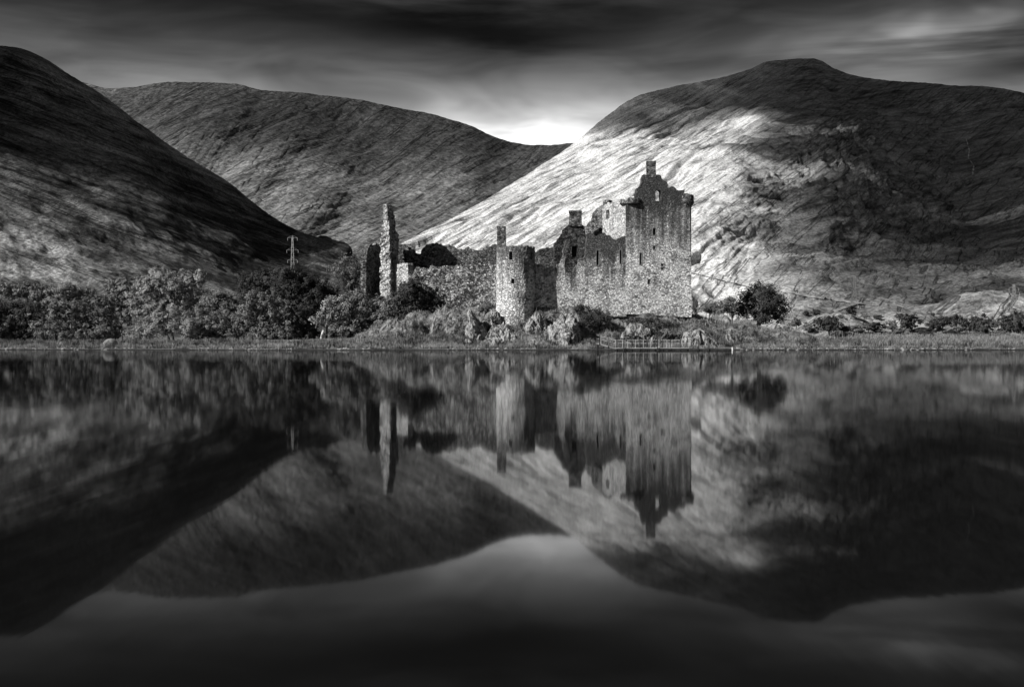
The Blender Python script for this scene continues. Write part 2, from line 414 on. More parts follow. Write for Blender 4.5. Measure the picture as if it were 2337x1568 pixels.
# ------------------------------------------------------------------ water: a still loch smoothed by small ripples
wmt, n = mat('loch_water')
oc = n.objco()
breeze = n.noise(n.mapping(oc, scale=(0.006, 0.03, 1)), 1.0, 3, 0.5, 0.3)
rip = n.noise(n.mapping(oc, scale=(1.1, 0.10, 1)), 1.0, 4, 0.6)
wy_ = n.sep(oc)[1]
rough = n.add(n.rng(breeze, 0.3, 0.7, 0.028, 0.046), n.rng(wy_, 120, 158, 0.0, 0.014))
fr = n.new('ShaderNodeFresnel'); fr.inputs['IOR'].default_value = 1.333
bp = n.new('ShaderNodeBump'); bp.inputs['Strength'].default_value = 0.12; bp.inputs['Distance'].default_value = 0.01; n.put(bp.inputs['Height'], rip)
gl = n.new('ShaderNodeBsdfAnisotropic'); gl.distribution = 'GGX'; gl.inputs['Color'].default_value = (0.69, 0.69, 0.69, 1); n.put(gl.inputs['Roughness'], rough)
df = n.new('ShaderNodeBsdfDiffuse'); df.inputs['Color'].default_value = (0.004, 0.004, 0.004, 1)
for nd in (fr, gl): n.t.links.new(bp.outputs[0], nd.inputs['Normal'])
mx = n.new('ShaderNodeMixShader'); n.t.links.new(fr.outputs[0], mx.inputs[0]); n.t.links.new(df.outputs[0], mx.inputs[1]); n.t.links.new(gl.outputs[0], mx.inputs[2])
n.t.links.new(mx.outputs[0], n.new('ShaderNodeOutputMaterial').inputs[0])
wx = spaced([(-6000, -300, 10), (-300, 300, 41), (300, 6000, 10)]); wy = spaced([(-600, -20, 8), (-20, 190, 43)])
WX, WY = np.meshgrid(wx, wy)
water = link_mesh('water', np_mesh('water', np.stack([WX, WY, WX * 0], -1).reshape(-1, 3), grid_faces(len(wx), len(wy))), wmt)
tagged(water, kind='structure')

# ------------------------------------------------------------------ unseen clouds added overhead, placed along the sun line to shade the hills
cmt, n = mat('shadow_cloud_vapour')
pv = n.new('ShaderNodeVolumePrincipled')
pv.inputs['Color'].default_value = (0.75, 0.75, 0.75, 1); pv.inputs['Density'].default_value = 0.016
n.t.links.new(pv.outputs[0], n.new('ShaderNodeOutputMaterial').inputs['Volume'])
def shadow_cloud(target, rx, ry, rz, top=1700, turn=0.0):
    t = (top - target.z) / SUN.z
    c = target + SUN * t
    bm = bmesh.new(); bmesh.ops.create_icosphere(bm, subdivisions=4, radius=1.0)
    for vtx in bm.verts:
        p = vtx.co.copy()
        k = 1 + 0.16 * float(fbm(p.x * 1.6 + c.x, p.y * 1.6, p.z * 1.6 + c.y, 3))
        x, y = p.x * rx * k, p.y * ry * k
        vtx.co = (x * math.cos(turn) - y * math.sin(turn), x * math.sin(turn) + y * math.cos(turn), p.z * rz * k)
    for fc in bm.faces: fc.smooth = True
    me = bpy.data.meshes.new('shadow_cloud'); bm.to_mesh(me); bm.free()
    o = link_mesh('shadow_cloud', me, cmt); o.location = c; tagged(o, kind='structure')
    if c.z / max(c.y, 1) < 0.36: print('cloud low', c)
def shadow_cloud_bank(density, spots, base):
    global cmt
    cmt = cmt.copy(); cmt.node_tree.nodes['Principled Volume'].inputs['Density'].default_value = density
    for hill_, px_, py_, r_ in spots: shadow_cloud(hill_.on(px_, py_), r_, r_, r_, base + r_ * 2)
shadow_cloud_bank(0.0052, [(mountain, 1440, 205, 200), (mountain, 1640, 190, 240), (mountain, 1850, 150, 250), (mountain, 1960, 200, 220), (mountain, 2080, 240, 300),
        (mountain, 2200, 300, 330), (mountain, 2350, 280, 330), (mountain, 2300, 420, 280), (mountain, 2360, 500, 250), (mountain, 2450, 560, 240)], 1250)
shadow_cloud_bank(0.0024, [(mountain, 1900, 250, 200), (mountain, 2040, 345, 190), (mountain, 2140, 420, 220), (mountain, 2230, 470, 200), (mountain, 1960, 380, 70)], 1250)
shadow_cloud_bank(0.016, [(left_hill, 60, 150, 110), (left_hill, 190, 250, 90), (left_hill, 40, 270, 110), (left_hill, 150, 350, 60)], 700)
shadow_cloud_bank(0.004, [(mountain, 2330, 600, 110), (mountain, 2200, 560, 100), (mountain, 2080, 520, 90), (mountain, 2400, 690, 110)], 1000)
shadow_cloud_bank(0.0026, [(mountain, 2230, 610, 120), (mountain, 2120, 650, 90), (mountain, 2330, 640, 170), (mountain, 2260, 700, 130), (left_hill, 60, 430, 110), (left_hill, 250, 450, 80)], 1000)
shadow_cloud_bank(0.0004, [(far_hill, 480, 230, 700), (far_hill, 800, 270, 700), (far_hill, 1050, 310, 600)], 1700)
shadow_cloud_bank(0.0045, [(mountain, 1370, 275, 110), (mountain, 1480, 285, 90)], 1250)
# ------------------------------------------------------------------ castle
def Z1(x, y): return 813.5 + 0.2947 * x, 351.3 + 0.2948 * y        # two detail views the outlines were measured in
def Z2(x, y): return 1201.8 + 0.2947 * x, 351.3 + 0.2948 * y

def rubble(name, dark, pale, bias=0.5, stain_shade=0.0, z0=14.0, z1=20.0, seed=0.0, cell=2.7, bump=0.12):
    """random rubble masonry: every stone its own grey, lichen and lime patches, weather staining and a painted fall of light upward from a ragged line"""
    mt, n = mat(name)
    oc = n.mapping(n.objco(), loc=(seed, seed, seed))
    xyz = n.sep(oc)
    wob = n.new('ShaderNodeVectorMath', operation='ADD')
    nz = n.new('ShaderNodeTexNoise'); n.put(nz.inputs['Vector'], oc); nz.inputs['Scale'].default_value = 2.2
    sc = n.new('ShaderNodeVectorMath', operation='SCALE'); n.put(sc.inputs[0], nz.outputs['Color']); sc.inputs['Scale'].default_value = 0.35
    n.put(wob.inputs[0], oc); n.put(wob.inputs[1], sc.outputs[0])
    sv = n.mapping(wob.outputs[0], scale=(1, 1, 1.5))
    vo = n.new('ShaderNodeTexVoronoi'); n.put(vo.inputs['Vector'], sv); vo.inputs['Scale'].default_value = cell
    ve = n.new('ShaderNodeTexVoronoi', feature='DISTANCE_TO_EDGE'); n.put(ve.inputs['Vector'], sv); ve.inputs['Scale'].default_value = cell
    rb = n.new('ShaderNodeRGBToBW'); n.put(rb.inputs[0], vo.outputs['Color'])
    stone = rb.outputs[0]
    patch = n.noise(oc, 0.55, 6, 0.65, 0.5)
    lich = n.noise(oc, 3.6, 4, 0.7, 0.2)
    v2 = n.new('ShaderNodeTexVoronoi'); n.put(v2.inputs['Vector'], sv); v2.inputs['Scale'].default_value = cell * 2.1
    rb2 = n.new('ShaderNodeRGBToBW'); n.put(rb2.inputs[0], v2.outputs['Color'])
    fade = n.noise(oc, 0.26, 5, 0.6, 0.6)
    f = n.add(n.mul(stone, 0.50), n.mul(rb2.outputs[0], 0.30), n.mul(patch, 0.75), n.mul(fade, 0.60), n.mul(lich, 0.55), bias - 1.62)
    f = n.m('POWER', n.rng(f, -0.30, 0.36, kind='LINEAR'), 1.5)
    if stain_shade:
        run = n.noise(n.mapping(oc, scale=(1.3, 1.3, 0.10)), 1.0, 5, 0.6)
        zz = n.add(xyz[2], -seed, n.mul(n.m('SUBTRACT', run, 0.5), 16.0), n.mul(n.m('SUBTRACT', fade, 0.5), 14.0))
        f = n.mul(f, n.rng(zz, z0, z1, 1.0, 1.0 - stain_shade))  # stain above, and the brighter light on the lower wall put into the colour
    c = n.mix(f, dark, pale)
    c = n.mul(c, n.rng(ve.outputs['Distance'], 0.0, 0.07, 0.62, 1.0))
    spot = n.rng(n.noise(oc, 4.6, 2, 0.5), 0.62, 0.68)
    c = n.mix(n.mul(spot, 0.8), c, n.m('MINIMUM', n.add(n.mul(c, 2.2), 0.10 * pale), 0.8))
    h = n.add(n.rng(ve.outputs['Distance'], 0.0, 0.16, 0.0, 1.0), n.mul(stone, 0.8), n.mul(lich, 0.5))
    n.surface(n.grey(c), 0.92, h, bump, 1.0, 0.1)
    return mt
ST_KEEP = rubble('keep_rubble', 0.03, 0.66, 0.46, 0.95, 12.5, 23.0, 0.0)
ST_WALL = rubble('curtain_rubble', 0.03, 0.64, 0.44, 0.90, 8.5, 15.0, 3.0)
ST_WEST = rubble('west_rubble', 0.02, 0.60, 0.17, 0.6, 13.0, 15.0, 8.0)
ST_PALE = rubble('pale_rubble', 0.04, 0.52, 0.44, 0.0, seed=5.0)  # pale rubble without the upper darkening
ST_DARK = rubble('shaded_rubble', 0.010, 0.30, 0.26, 0.0, seed=11.0)  # darker rubble copy: shade of the back and end walls put into the colour
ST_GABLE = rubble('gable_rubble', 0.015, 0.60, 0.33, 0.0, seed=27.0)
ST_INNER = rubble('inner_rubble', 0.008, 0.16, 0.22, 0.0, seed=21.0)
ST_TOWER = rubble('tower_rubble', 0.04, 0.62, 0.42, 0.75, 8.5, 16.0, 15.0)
smt, n = mat('hollow_shade_dark')
n.surface(n.grey(n.rng(n.noise(n.objco(), 3.0), 0.3, 0.7, 0.008, 0.025)), 0.95)  # near-black colour painting the shade inside window openings
HOLLOW_SHADE = smt
dmt, n = mat('dressed_stone')
n.surface(n.grey(n.rng(n.noise(n.objco(), 4.0, 5, 0.65), 0.3, 0.7, 0.05, 0.20)), 0.9, n.noise(n.objco(), 9.0), 0.03)
DRESSED = dmt

class Plane:
    """vertical wall face through two plan points"""
    def __init__(self, pxa, Ya, pxb, Yb):
        a, b = ray(pxa, 775, Ya), ray(pxb, 775, Yb)
        self.o = Vector((a.x, a.y, 0)); t = Vector((b.x - a.x, b.y - a.y, 0)); self.len = t.length; self.t = t.normalized()
        self.n = Vector((self.t.y, -self.t.x, 0))                       # towards the loch
    def hit(self, px, py):
        dr = Vector(((px - 1168.5) / F, 1, (775 - py) / F))
        k = self.n.dot(self.o) / self.n.dot(dr)
        p = dr * k; p.z += CAMZ
        return ((p - self.o).dot(self.t), p.z)
    def w(self, s, z, back=0.0): return self.o + self.t * s - self.n * back + Vector((0, 0, z))

def ragged(poly, zlow, rough, seed):
    """break up the upper edges of a wall outline into courses of loose stones"""
    rnd = random.Random(seed); out = []
    N = len(poly)
    for i in range(N):
        a, b = Vector(poly[i]), Vector(poly[(i + 1) % N])
        out.append(a)
        d = b - a; L = d.length
        if min(a.y, b.y) < zlow or L < 0.5: continue
        k = max(2, int(L / 0.28)); steep = abs(d.y) / L
        nrm = Vector((-d.y, d.x)) / L
        off = 0
        for j in range(1, k):
            if j % 2 or rnd.random() < 0.4: off = rnd.choice((-1, -0.5, 0, 0.25, 0.6, 1)) * rough * (0.35 if steep > 0.9 else 1)
            p = a + d * (j / k) + nrm * off + d / L * rnd.uniform(-0.05, 0.05)
            out.append(p)
    return out

def slab(name, plane, outline, thick, material, parent, holes=(), zlow=None, rough=0.22, seed=1, conv=None, raw=False, plate=True, trim=None):
    poly = [plane.hit(*conv(*p)) if conv else p for p in outline]
    if sum(poly[i][0] * poly[(i+1) % len(poly)][1] - poly[(i+1) % len(poly)][0] * poly[i][1] for i in range(len(poly))) < 0: poly.reverse()
    zmin = min(p[1] for p in poly)
    if not raw: poly = ragged(poly, zmin + 1.2 if zlow is None else zlow, rough, seed)
    loops = [[Vector((p[0], p[1], 0)) for p in poly]]
    rects = []
    for hx0, hy0, hx1, hy1 in holes:
        (s0, z1), (s1, z0) = plane.hit(*conv(hx0, hy0)), plane.hit(*conv(hx1, hy1))
        rects.append((s0, z0, s1, z1))
        loops.append([Vector((s0, z0, 0)), Vector((s0, z1, 0)), Vector((s1, z1, 0)), Vector((s1, z0, 0))])
    tris = tessellate_polygon(loops)
    flat = [v for l in loops for v in l]
    bm = bmesh.new()
    fv = [bm.verts.new(plane.w(v.x, v.y)) for v in flat]; bv = [bm.verts.new(plane.w(v.x, v.y, thick)) for v in flat]
    for a, b, c in tris:
        try: bm.faces.new((fv[a], fv[b], fv[c])); bm.faces.new((bv[c], bv[b], bv[a]))
        except ValueError: pass
    k = 0
    for l in loops:
        m = len(l)
        for i in range(m):
            j = (i + 1) % m
            try: bm.faces.new((fv[k+i], bv[k+i], bv[k+j], fv[k+j]))
            except ValueError: pass
        k += m
    bmesh.ops.recalc_face_normals(bm, faces=bm.faces)
    me = bpy.data.meshes.new(name); bm.to_mesh(me); bm.free()
    o = link_mesh(name, me, material, parent)
    for r in rects: window(plane, r, thick, o, plate, trim or DRESSED)
    return o

def box_bm(bm, corners8):
    v = [bm.verts.new(c) for c in corners8]
    for f in ((0,1,2,3), (4,7,6,5), (0,4,5,1), (1,5,6,2), (2,6,7,3), (3,7,4,0)): bm.faces.new([v[i] for i in f])

def window(plane, r, thick, parent, plate=True, trim=None):
    """dressed surround standing 3 cm proud, and a dark plate that paints the shade inside the opening"""
    s0, z0, s1, z1 = r; e = 0.10
    bm = bmesh.new()
    def piece(a, b, c, d_, f, bk):
        box_bm(bm, [plane.w(a, b, f), plane.w(c, b, f), plane.w(c, d_, f), plane.w(a, d_, f), plane.w(a, b, bk), plane.w(c, b, bk), plane.w(c, d_, bk), plane.w(a, d_, bk)])
    piece(s0 - e, z0 - e, s1 + e, z0 - 0.004, -0.03, 0.2); piece(s0 - e, z1 + 0.004, s1 + e, z1 + e, -0.03, 0.2)
    piece(s0 - e, z0 - 0.002, s0 - 0.004, z1 + 0.002, -0.027, 0.2); piece(s1 + 0.004, z0 - 0.002, s1 + e, z1 + 0.002, -0.027, 0.2)
    me = bpy.data.meshes.new('window'); bm.to_mesh(me); bm.free()
    surround = link_mesh('window', me, trim, parent)
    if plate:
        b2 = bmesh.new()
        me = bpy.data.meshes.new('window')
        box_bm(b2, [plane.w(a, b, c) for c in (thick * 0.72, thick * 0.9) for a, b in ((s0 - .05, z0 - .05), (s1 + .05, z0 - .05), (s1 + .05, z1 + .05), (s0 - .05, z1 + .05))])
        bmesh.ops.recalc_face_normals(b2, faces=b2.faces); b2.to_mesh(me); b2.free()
        link_mesh('window_shade_plate', me, HOLLOW_SHADE, parent)
    return surround

def stack(name, rows, material, parent, seed=1, jit=0.05):
    """tapering stone stack: rows of (z, [plan corners]); every course a little out of line"""
    rnd = random.Random(seed); bm = bmesh.new()
    fine = []
    for (za, ca), (zb, cb) in zip(rows[:-1], rows[1:]):
        k = max(1, int(abs(zb - za) / 0.33))
        for j in range(k):
            t = j / k; fine.append((za + (zb - za) * t, [Vector(a).lerp(Vector(b), t) for a, b in zip(ca, cb)]))
    fine.append((rows[-1][0], [Vector(c) for c in rows[-1][1]]))
    prev = None; m = len(fine[0][1]); sub = 3
    for z, cs in fine:
        ring = []
        for i in range(m):
            for s_ in range(sub):
                p = cs[i].lerp(cs[(i + 1) % m], s_ / sub)
                ring.append(bm.verts.new((p.x + rnd.uniform(-jit, jit), p.y + rnd.uniform(-jit, jit), z + rnd.uniform(-jit, jit) * 0.6)))
        if prev:
            for i in range(len(ring)):
                j = (i + 1) % len(ring); bm.faces.new((prev[i], prev[j], ring[j], ring[i]))
        else: bm.faces.new(list(reversed(ring)))
        prev = ring
    bm.faces.new(prev)
    bmesh.ops.recalc_face_normals(bm, faces=bm.faces)
    me = bpy.data.meshes.new(name); bm.to_mesh(me); bm.free()
    return link_mesh(name, me, material, parent)

def zat(py, Y): return CAMZ + (775 - py) / F * Y
def xat(px, Y): return (px - 1168.5) / F * Y
def rect_plan(pxl, pxr, Y, depth, skew=0.0):
    xl, xr = xat(pxl, Y), xat(pxr, Y)
    return [(xl, Y + skew, 0), (xr, Y, 0), (xr + 0.08 * depth, Y + depth, 0), (xl + 0.08 * depth, Y + depth + skew, 0)]

def ring_wall(name, cx, cy, R, thick, z0, tops, material, parent, holes=(), nth=72, batter=None):
    """round tower wall; tops gives the broken rim height per column; holes are (theta0, z0, theta1, z1)"""
    ths = sorted(set([round(i * 2 * math.pi / nth, 5) for i in range(nth)] + [round(a, 5) for h in holes for a in (h[0], h[2])]))
    zt = [tops(t) for t in ths]; zlow = min(zt) - 0.15
    zs = sorted(set([z0 + (zlow - z0) * i / 26 for i in range(27)] + [a for h in holes for a in (h[1], h[3])]))
    bm = bmesh.new(); rnd = random.Random(3)
    def col(r_, inner):
        out = []
        for i, t in enumerate(ths):
            c = []
            for k, z in enumerate(zs + [None]):
                zz = zt[i] if z is None else z
                rr = r_ if inner else r_ * (batter(zz, t) if batter else 1) + rnd.uniform(-0.03, 0.03)
                c.append(bm.verts.new((cx + rr * math.sin(t), cy - rr * math.cos(t), zz)))
            out.append(c)
        return out
    A, B = col(R, False), col(R - thick, True); n_ = len(ths); kz = len(zs) + 1
    def in_hole(i, k):
        if k >= len(zs) - 1: return None
        tm = (ths[i] + (ths[(i + 1) % n_] if i + 1 < n_ else 2 * math.pi)) / 2; zm = (zs[k] + zs[k + 1]) / 2
        for h in holes:
            if h[0] < tm < h[2] and h[1] < zm < h[3]: return h
        return None
    for i in range(n_):
        j = (i + 1) % n_
        for k in range(kz - 1):
            if in_hole(i, k): continue
            bm.faces.new((A[i][k], A[j][k], A[j][k+1], A[i][k+1])); bm.faces.new((B[j][k], B[i][k], B[i][k+1], B[j][k+1]))
        bm.faces.new((A[i][-1], A[j][-1], B[j][-1], B[i][-1]))
        for k in range(kz - 1):
            if not in_hole(i, k): continue
            if not in_hole((i - 1) % n_, k): bm.faces.new((A[i][k], A[i][k+1], B[i][k+1], B[i][k]))
            if not in_hole(j, k): bm.faces.new((A[j][k+1], A[j][k], B[j][k], B[j][k+1]))
            if not in_hole(i, k - 1): bm.faces.new((A[j][k], A[i][k], B[i][k], B[j][k]))
            if not in_hole(i, k + 1): bm.faces.new((A[i][k+1], A[j][k+1], B[j][k+1], B[i][k+1]))
    me = bpy.data.meshes.new(name); bm.to_mesh(me); bm.free()
    o = link_mesh(name, me, material, parent)
    return o

castle = empty('castle', (xat(1300, 178), 178, 5.0))
tagged(castle, 'roofless ruined stone castle with tall keep standing on the rocky knoll', 'castle')

# keep: four walls, chimney gable, corner turrets
KF = Plane(1428, 176.0, 1578.5, 177.2)
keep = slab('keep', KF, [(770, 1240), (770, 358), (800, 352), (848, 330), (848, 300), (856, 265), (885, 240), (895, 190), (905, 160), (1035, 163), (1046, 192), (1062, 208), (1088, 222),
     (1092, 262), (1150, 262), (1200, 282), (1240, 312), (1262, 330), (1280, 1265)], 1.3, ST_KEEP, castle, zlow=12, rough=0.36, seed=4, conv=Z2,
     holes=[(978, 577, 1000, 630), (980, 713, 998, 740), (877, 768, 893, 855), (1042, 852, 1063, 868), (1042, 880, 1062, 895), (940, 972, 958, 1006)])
# the gable window you can see the hill through: cut as a notch of its own wall
def cut_window(obj, plane, r, conv, depth):
    (s0, z1), (s1, z0) = plane.hit(*conv(r[0], r[1])), plane.hit(*conv(r[2], r[3]))
    bm = bmesh.new(); sm = (s0 + s1) / 2; rad = (s1 - s0) / 2
    prof = [(s0, z0), (s1, z0)] + [(sm + rad * math.cos(a), z1 - rad + rad * math.sin(a)) for a in np.linspace(0, math.pi, 9)]
    f = [bm.verts.new(plane.w(s, z, -0.5)) for s, z in prof]; b = [bm.verts.new(plane.w(s, z, depth)) for s, z in prof]
    bm.faces.new(f); bm.faces.new(list(reversed(b)))
    for i in range(len(f)): bm.faces.new((f[i], b[i], b[(i+1) % len(f)], f[(i+1) % len(f)]))
    bmesh.ops.recalc_face_normals(bm, faces=bm.faces)
    me = bpy.data.meshes.new('cutter'); bm.to_mesh(me); bm.free()
    c = bpy.data.objects.new('cutter', me); COL.objects.link(c)
    c.matrix_world.translation = (0, 0, 0)
    md = obj.modifiers.new('cut', 'BOOLEAN'); md.object = c; md.operation = 'DIFFERENCE'; md.solver = 'EXACT'
    bpy.context.view_layer.update()
    dg = bpy.context.evaluated_depsgraph_get()
    new = bpy.data.meshes.new_from_object(obj.evaluated_get(dg)); obj.modifiers.clear(); obj.data = new
    bpy.data.objects.remove(c)
cut_window(keep, KF, (998, 278, 1042, 365), Z2, 2.5)
KZB = zat(351.3 + 0.2948 * 165, 176.5)
stack('chimney', [(KZB - 0.3, rect_plan(*[1201.8 + 0.2947 * v for v in (928, 1003)], 176.45, 1.5)),
                  (zat(351.3 + 0.2948 * 80, 176.5), rect_plan(*[1201.8 + 0.2947 * v for v in (930, 1000)], 176.45, 1.4)),
                  (zat(351.3 + 0.2948 * 78, 176.5), rect_plan(*[1201.8 + 0.2947 * v for v in (926, 1003)], 176.40, 1.5)),
                  (zat(351.3 + 0.2948 * 56, 176.5), rect_plan(*[1201.8 + 0.2947 * v for v in (927, 1002)], 176.40, 1.5))], ST_DARK, keep, 2, 0.03)
KL = Plane(1375.5, 184.0, 1428.2, 176.3)
slab('side_wall', KL, [(585, 1000), (588, 402), (612, 390), (640, 384), (700, 372), (768, 362), (768, 1100)], 1.2, ST_PALE, keep, zlow=14, rough=0.16, seed=6, conv=Z2,
     holes=[(617, 440, 640, 496)])
KB = Plane(1377, 184.8, 1547, 187.6)
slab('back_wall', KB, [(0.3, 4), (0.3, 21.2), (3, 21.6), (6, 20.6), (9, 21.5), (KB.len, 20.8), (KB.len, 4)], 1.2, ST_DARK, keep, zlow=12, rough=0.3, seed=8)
KR = Plane(1578.2, 178.5, 1548, 187.2)
slab('side_wall', KR, [(0.2, 4), (0.2, 24), (4, 22.5), (KR.len - 0.2, 21), (KR.len - 0.2, 4)], 1.2, ST_KEEP, keep, zlow=12, rough=0.3, seed=9)

def turret(cxp, Yc, R, py_top, py_bot, broken, seed, material):
    cx, cy = xat(cxp, Yc), Yc; z0, z1 = zat(py_bot, Yc), zat(py_top, Yc); rnd = random.Random(seed)
    bm = bmesh.new(); nth = 36; prev = None; H = z1 - z0
    prof = [(0.0, 0.72), (0.10, 0.74), (0.11, 0.83), (0.20, 0.85), (0.21, 0.93), (0.30, 0.95), (0.31, 1.02), (0.40, 1.02), (0.41, 0.97), (0.7, 0.97), (1.0, 0.96)]
    for t, r_ in prof:
        ring = []
        for i in range(nth):
            a = 2 * math.pi * i / nth
            zz = z0 + H * t + (broken(a) * H * t * t if t > 0.5 else 0) + (rnd.uniform(-0.2, 0.1) if t == 1.0 else 0)
            rr = R * r_ + rnd.uniform(-0.025, 0.025)
            ring.append(bm.verts.new((cx + rr * math.sin(a), cy - rr * math.cos(a), zz)))
        if prev:
            for i in range(nth): bm.faces.new((prev[i], prev[(i+1) % nth], ring[(i+1) % nth], ring[i]))
        else: bm.faces.new(list(reversed(ring)))
        prev = ring
    bm.faces.new(prev)
    me = bpy.data.meshes.new('corner_turret'); bm.to_mesh(me); bm.free()
    return link_mesh('corner_turret', me, material, keep)
turret(1201.8 + 0.2947 * 812, 177.3, 1.78, 351.3 + 0.2948 * 352, 351.3 + 0.2948 * 408, lambda a: 0.15 * math.sin(a * 3 + 1), 3, ST_DARK)
turret(1201.8 + 0.2947 * 1236, 177.9, 1.22, 351.3 + 0.2948 * 312, 351.3 + 0.2948 * 412, lambda a: -0.10 + 0.10 * math.cos(a + 1.0), 5, ST_DARK)

# ruined stair turret behind the range, and the inner gable with its chimney
SP = Plane(1330, 187.5, 1392, 185.2)
slab('stair_turret', SP, [(436, 900), (438, 640), (445, 562), (470, 545), (500, 520), (508, 465), (545, 420), (570, 405), (588, 398), (590, 372), (615, 356), (640, 372), (645, 400), (610, 410), (606, 900)],
     1.6, ST_DARK, castle, zlow=12, rough=0.22, seed=12, conv=Z2)
GP = Plane(1262, 183.0, 1345, 183.6)
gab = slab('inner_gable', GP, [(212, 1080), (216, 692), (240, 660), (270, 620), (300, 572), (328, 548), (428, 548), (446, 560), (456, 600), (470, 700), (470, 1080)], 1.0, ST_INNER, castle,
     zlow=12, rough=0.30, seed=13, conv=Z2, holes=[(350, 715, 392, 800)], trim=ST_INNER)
stack('chimney', [(zat(351.3 + 0.2948 * 560, 183.2), rect_plan(*[1201.8 + 0.2947 * v for v in (328, 427)], 183.1, 0.9)),
                  (zat(351.3 + 0.2948 * 462, 183.2), rect_plan(*[1201.8 + 0.2947 * v for v in (331, 424)], 183.1, 0.9)),
                  (zat(351.3 + 0.2948 * 460, 183.2), rect_plan(*[1201.8 + 0.2947 * v for v in (327, 427)], 183.05, 1.0)),
                  (zat(351.3 + 0.2948 * 440, 183.2), rect_plan(*[1201.8 + 0.2947 * v for v in (328, 426)], 183.05, 1.0))], ST_DARK, gab, 4, 0.03)

# curtain wall, loch side: right-hand stretch with the broken range front
RP = Plane(1212, 174.7, 1428.6, 176.15)
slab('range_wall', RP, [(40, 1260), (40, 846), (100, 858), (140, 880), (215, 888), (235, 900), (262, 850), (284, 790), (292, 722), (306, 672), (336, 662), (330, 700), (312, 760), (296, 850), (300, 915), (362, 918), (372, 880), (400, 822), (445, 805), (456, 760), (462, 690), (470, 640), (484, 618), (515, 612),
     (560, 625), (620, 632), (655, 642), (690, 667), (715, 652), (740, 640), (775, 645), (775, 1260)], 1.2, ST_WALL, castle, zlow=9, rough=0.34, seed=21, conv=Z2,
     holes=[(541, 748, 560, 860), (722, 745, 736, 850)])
XP = Plane(1205, 189.0, 1275, 190.5)
slab('back_curtain', XP, [(20, 1100), (20, 735), (60, 742), (90, 755), (130, 732), (165, 724), (205, 736), (222, 700), (250, 690), (255, 1100)], 1.1, ST_DARK, castle, zlow=11, rough=0.3, seed=22, conv=Z2)

# curtain wall, left-hand stretch
LP = Plane(918, 180.0, 1142, 175.6)
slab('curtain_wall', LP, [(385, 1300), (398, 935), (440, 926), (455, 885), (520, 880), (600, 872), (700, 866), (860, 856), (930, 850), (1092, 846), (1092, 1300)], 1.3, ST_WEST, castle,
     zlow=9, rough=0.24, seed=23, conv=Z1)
PP = Plane(899, 184.5, 932, 181.0)
slab('buttress', PP, [(292, 1250), (292, 864), (340, 852), (396, 845), (402, 940), (400, 1250)], 1.0, ST_PALE, castle, zlow=9, rough=0.14, seed=24, conv=Z1)
BP = Plane(900, 189.0, 1140, 190.6)
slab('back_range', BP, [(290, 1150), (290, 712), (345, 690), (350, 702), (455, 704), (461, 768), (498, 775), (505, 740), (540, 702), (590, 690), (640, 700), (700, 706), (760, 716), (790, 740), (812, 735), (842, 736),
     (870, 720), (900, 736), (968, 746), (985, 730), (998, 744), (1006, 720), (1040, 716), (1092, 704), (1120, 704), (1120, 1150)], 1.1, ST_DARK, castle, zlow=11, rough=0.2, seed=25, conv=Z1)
WP = Plane(835.5, 184.0, 872, 189.0)
slab('end_wall', WP, [(72, 1200), (76, 800), (90, 730), (118, 700), (150, 700), (190, 688), (200, 1200)], 1.0, ST_DARK, castle, zlow=9, rough=0.22, seed=26, conv=Z1)

# tall broken gable: a corner of masonry tapering to a chimney stub
def gable_plan(xl, xc, xr, Yc=183.2):
    l, c, r_ = Z1(xl, 0)[0], Z1(xc, 0)[0], Z1(xr, 0)[0]
    kl, kr = (c - l) * 0.075 / 0.9, (r_ - c) * 0.075 / 0.9
    C = Vector((xat(c, Yc), Yc, 0)); L = Vector((xat(l, Yc + 0.8 * kl), Yc + 0.8 * kl, 0)); Rr = Vector((xat(r_, Yc + 1.6 * kr), Yc + 1.6 * kr, 0))
    return [L, C, Rr, L + (Rr - C) + Vector((0, 0.3, 0))]
tg_rows = [(1200, 183, 262, 330), (700, 184, 258, 328), (640, 186, 256, 327), (600, 190, 252, 322), (598, 196, 252, 306), (545, 200, 248, 304), (540, 205, 246, 300), (470, 207, 242, 293), (466, 208, 240, 284), (392, 209, 238, 281)]
tall = stack('tall_gable', [(zat(Z1(0, y)[1], 183.2), gable_plan(a, b, c)) for y, a, b, c in tg_rows], ST_GABLE, castle, 31, 0.17)
TGP = Plane(Z1(183, 0)[0], 184.2, Z1(262, 0)[0], 183.15)
for hx0, hy0, hx1, hy1 in ((258, 815, 272, 880), (262, 1000, 275, 1055)):  # dark boxes painting the shade of two gable openings
    QP = Plane(Z1(262, 0)[0], 183.15, Z1(330, 0)[0], 184.6)
    (s0, z1), (s1, z0) = QP.hit(*Z1(hx0 + 8, hy0)), QP.hit(*Z1(hx1 + 8, hy1))
    bm = bmesh.new(); box_bm(bm, [QP.w(a, b, c) for c in (-0.13, 0.15) for a, b in ((s0, z0), (s1, z0), (s1, z1), (s0, z1))])
    me = bpy.data.meshes.new('window'); bm.to_mesh(me); bm.free(); link_mesh('window', me, HOLLOW_SHADE, tall)

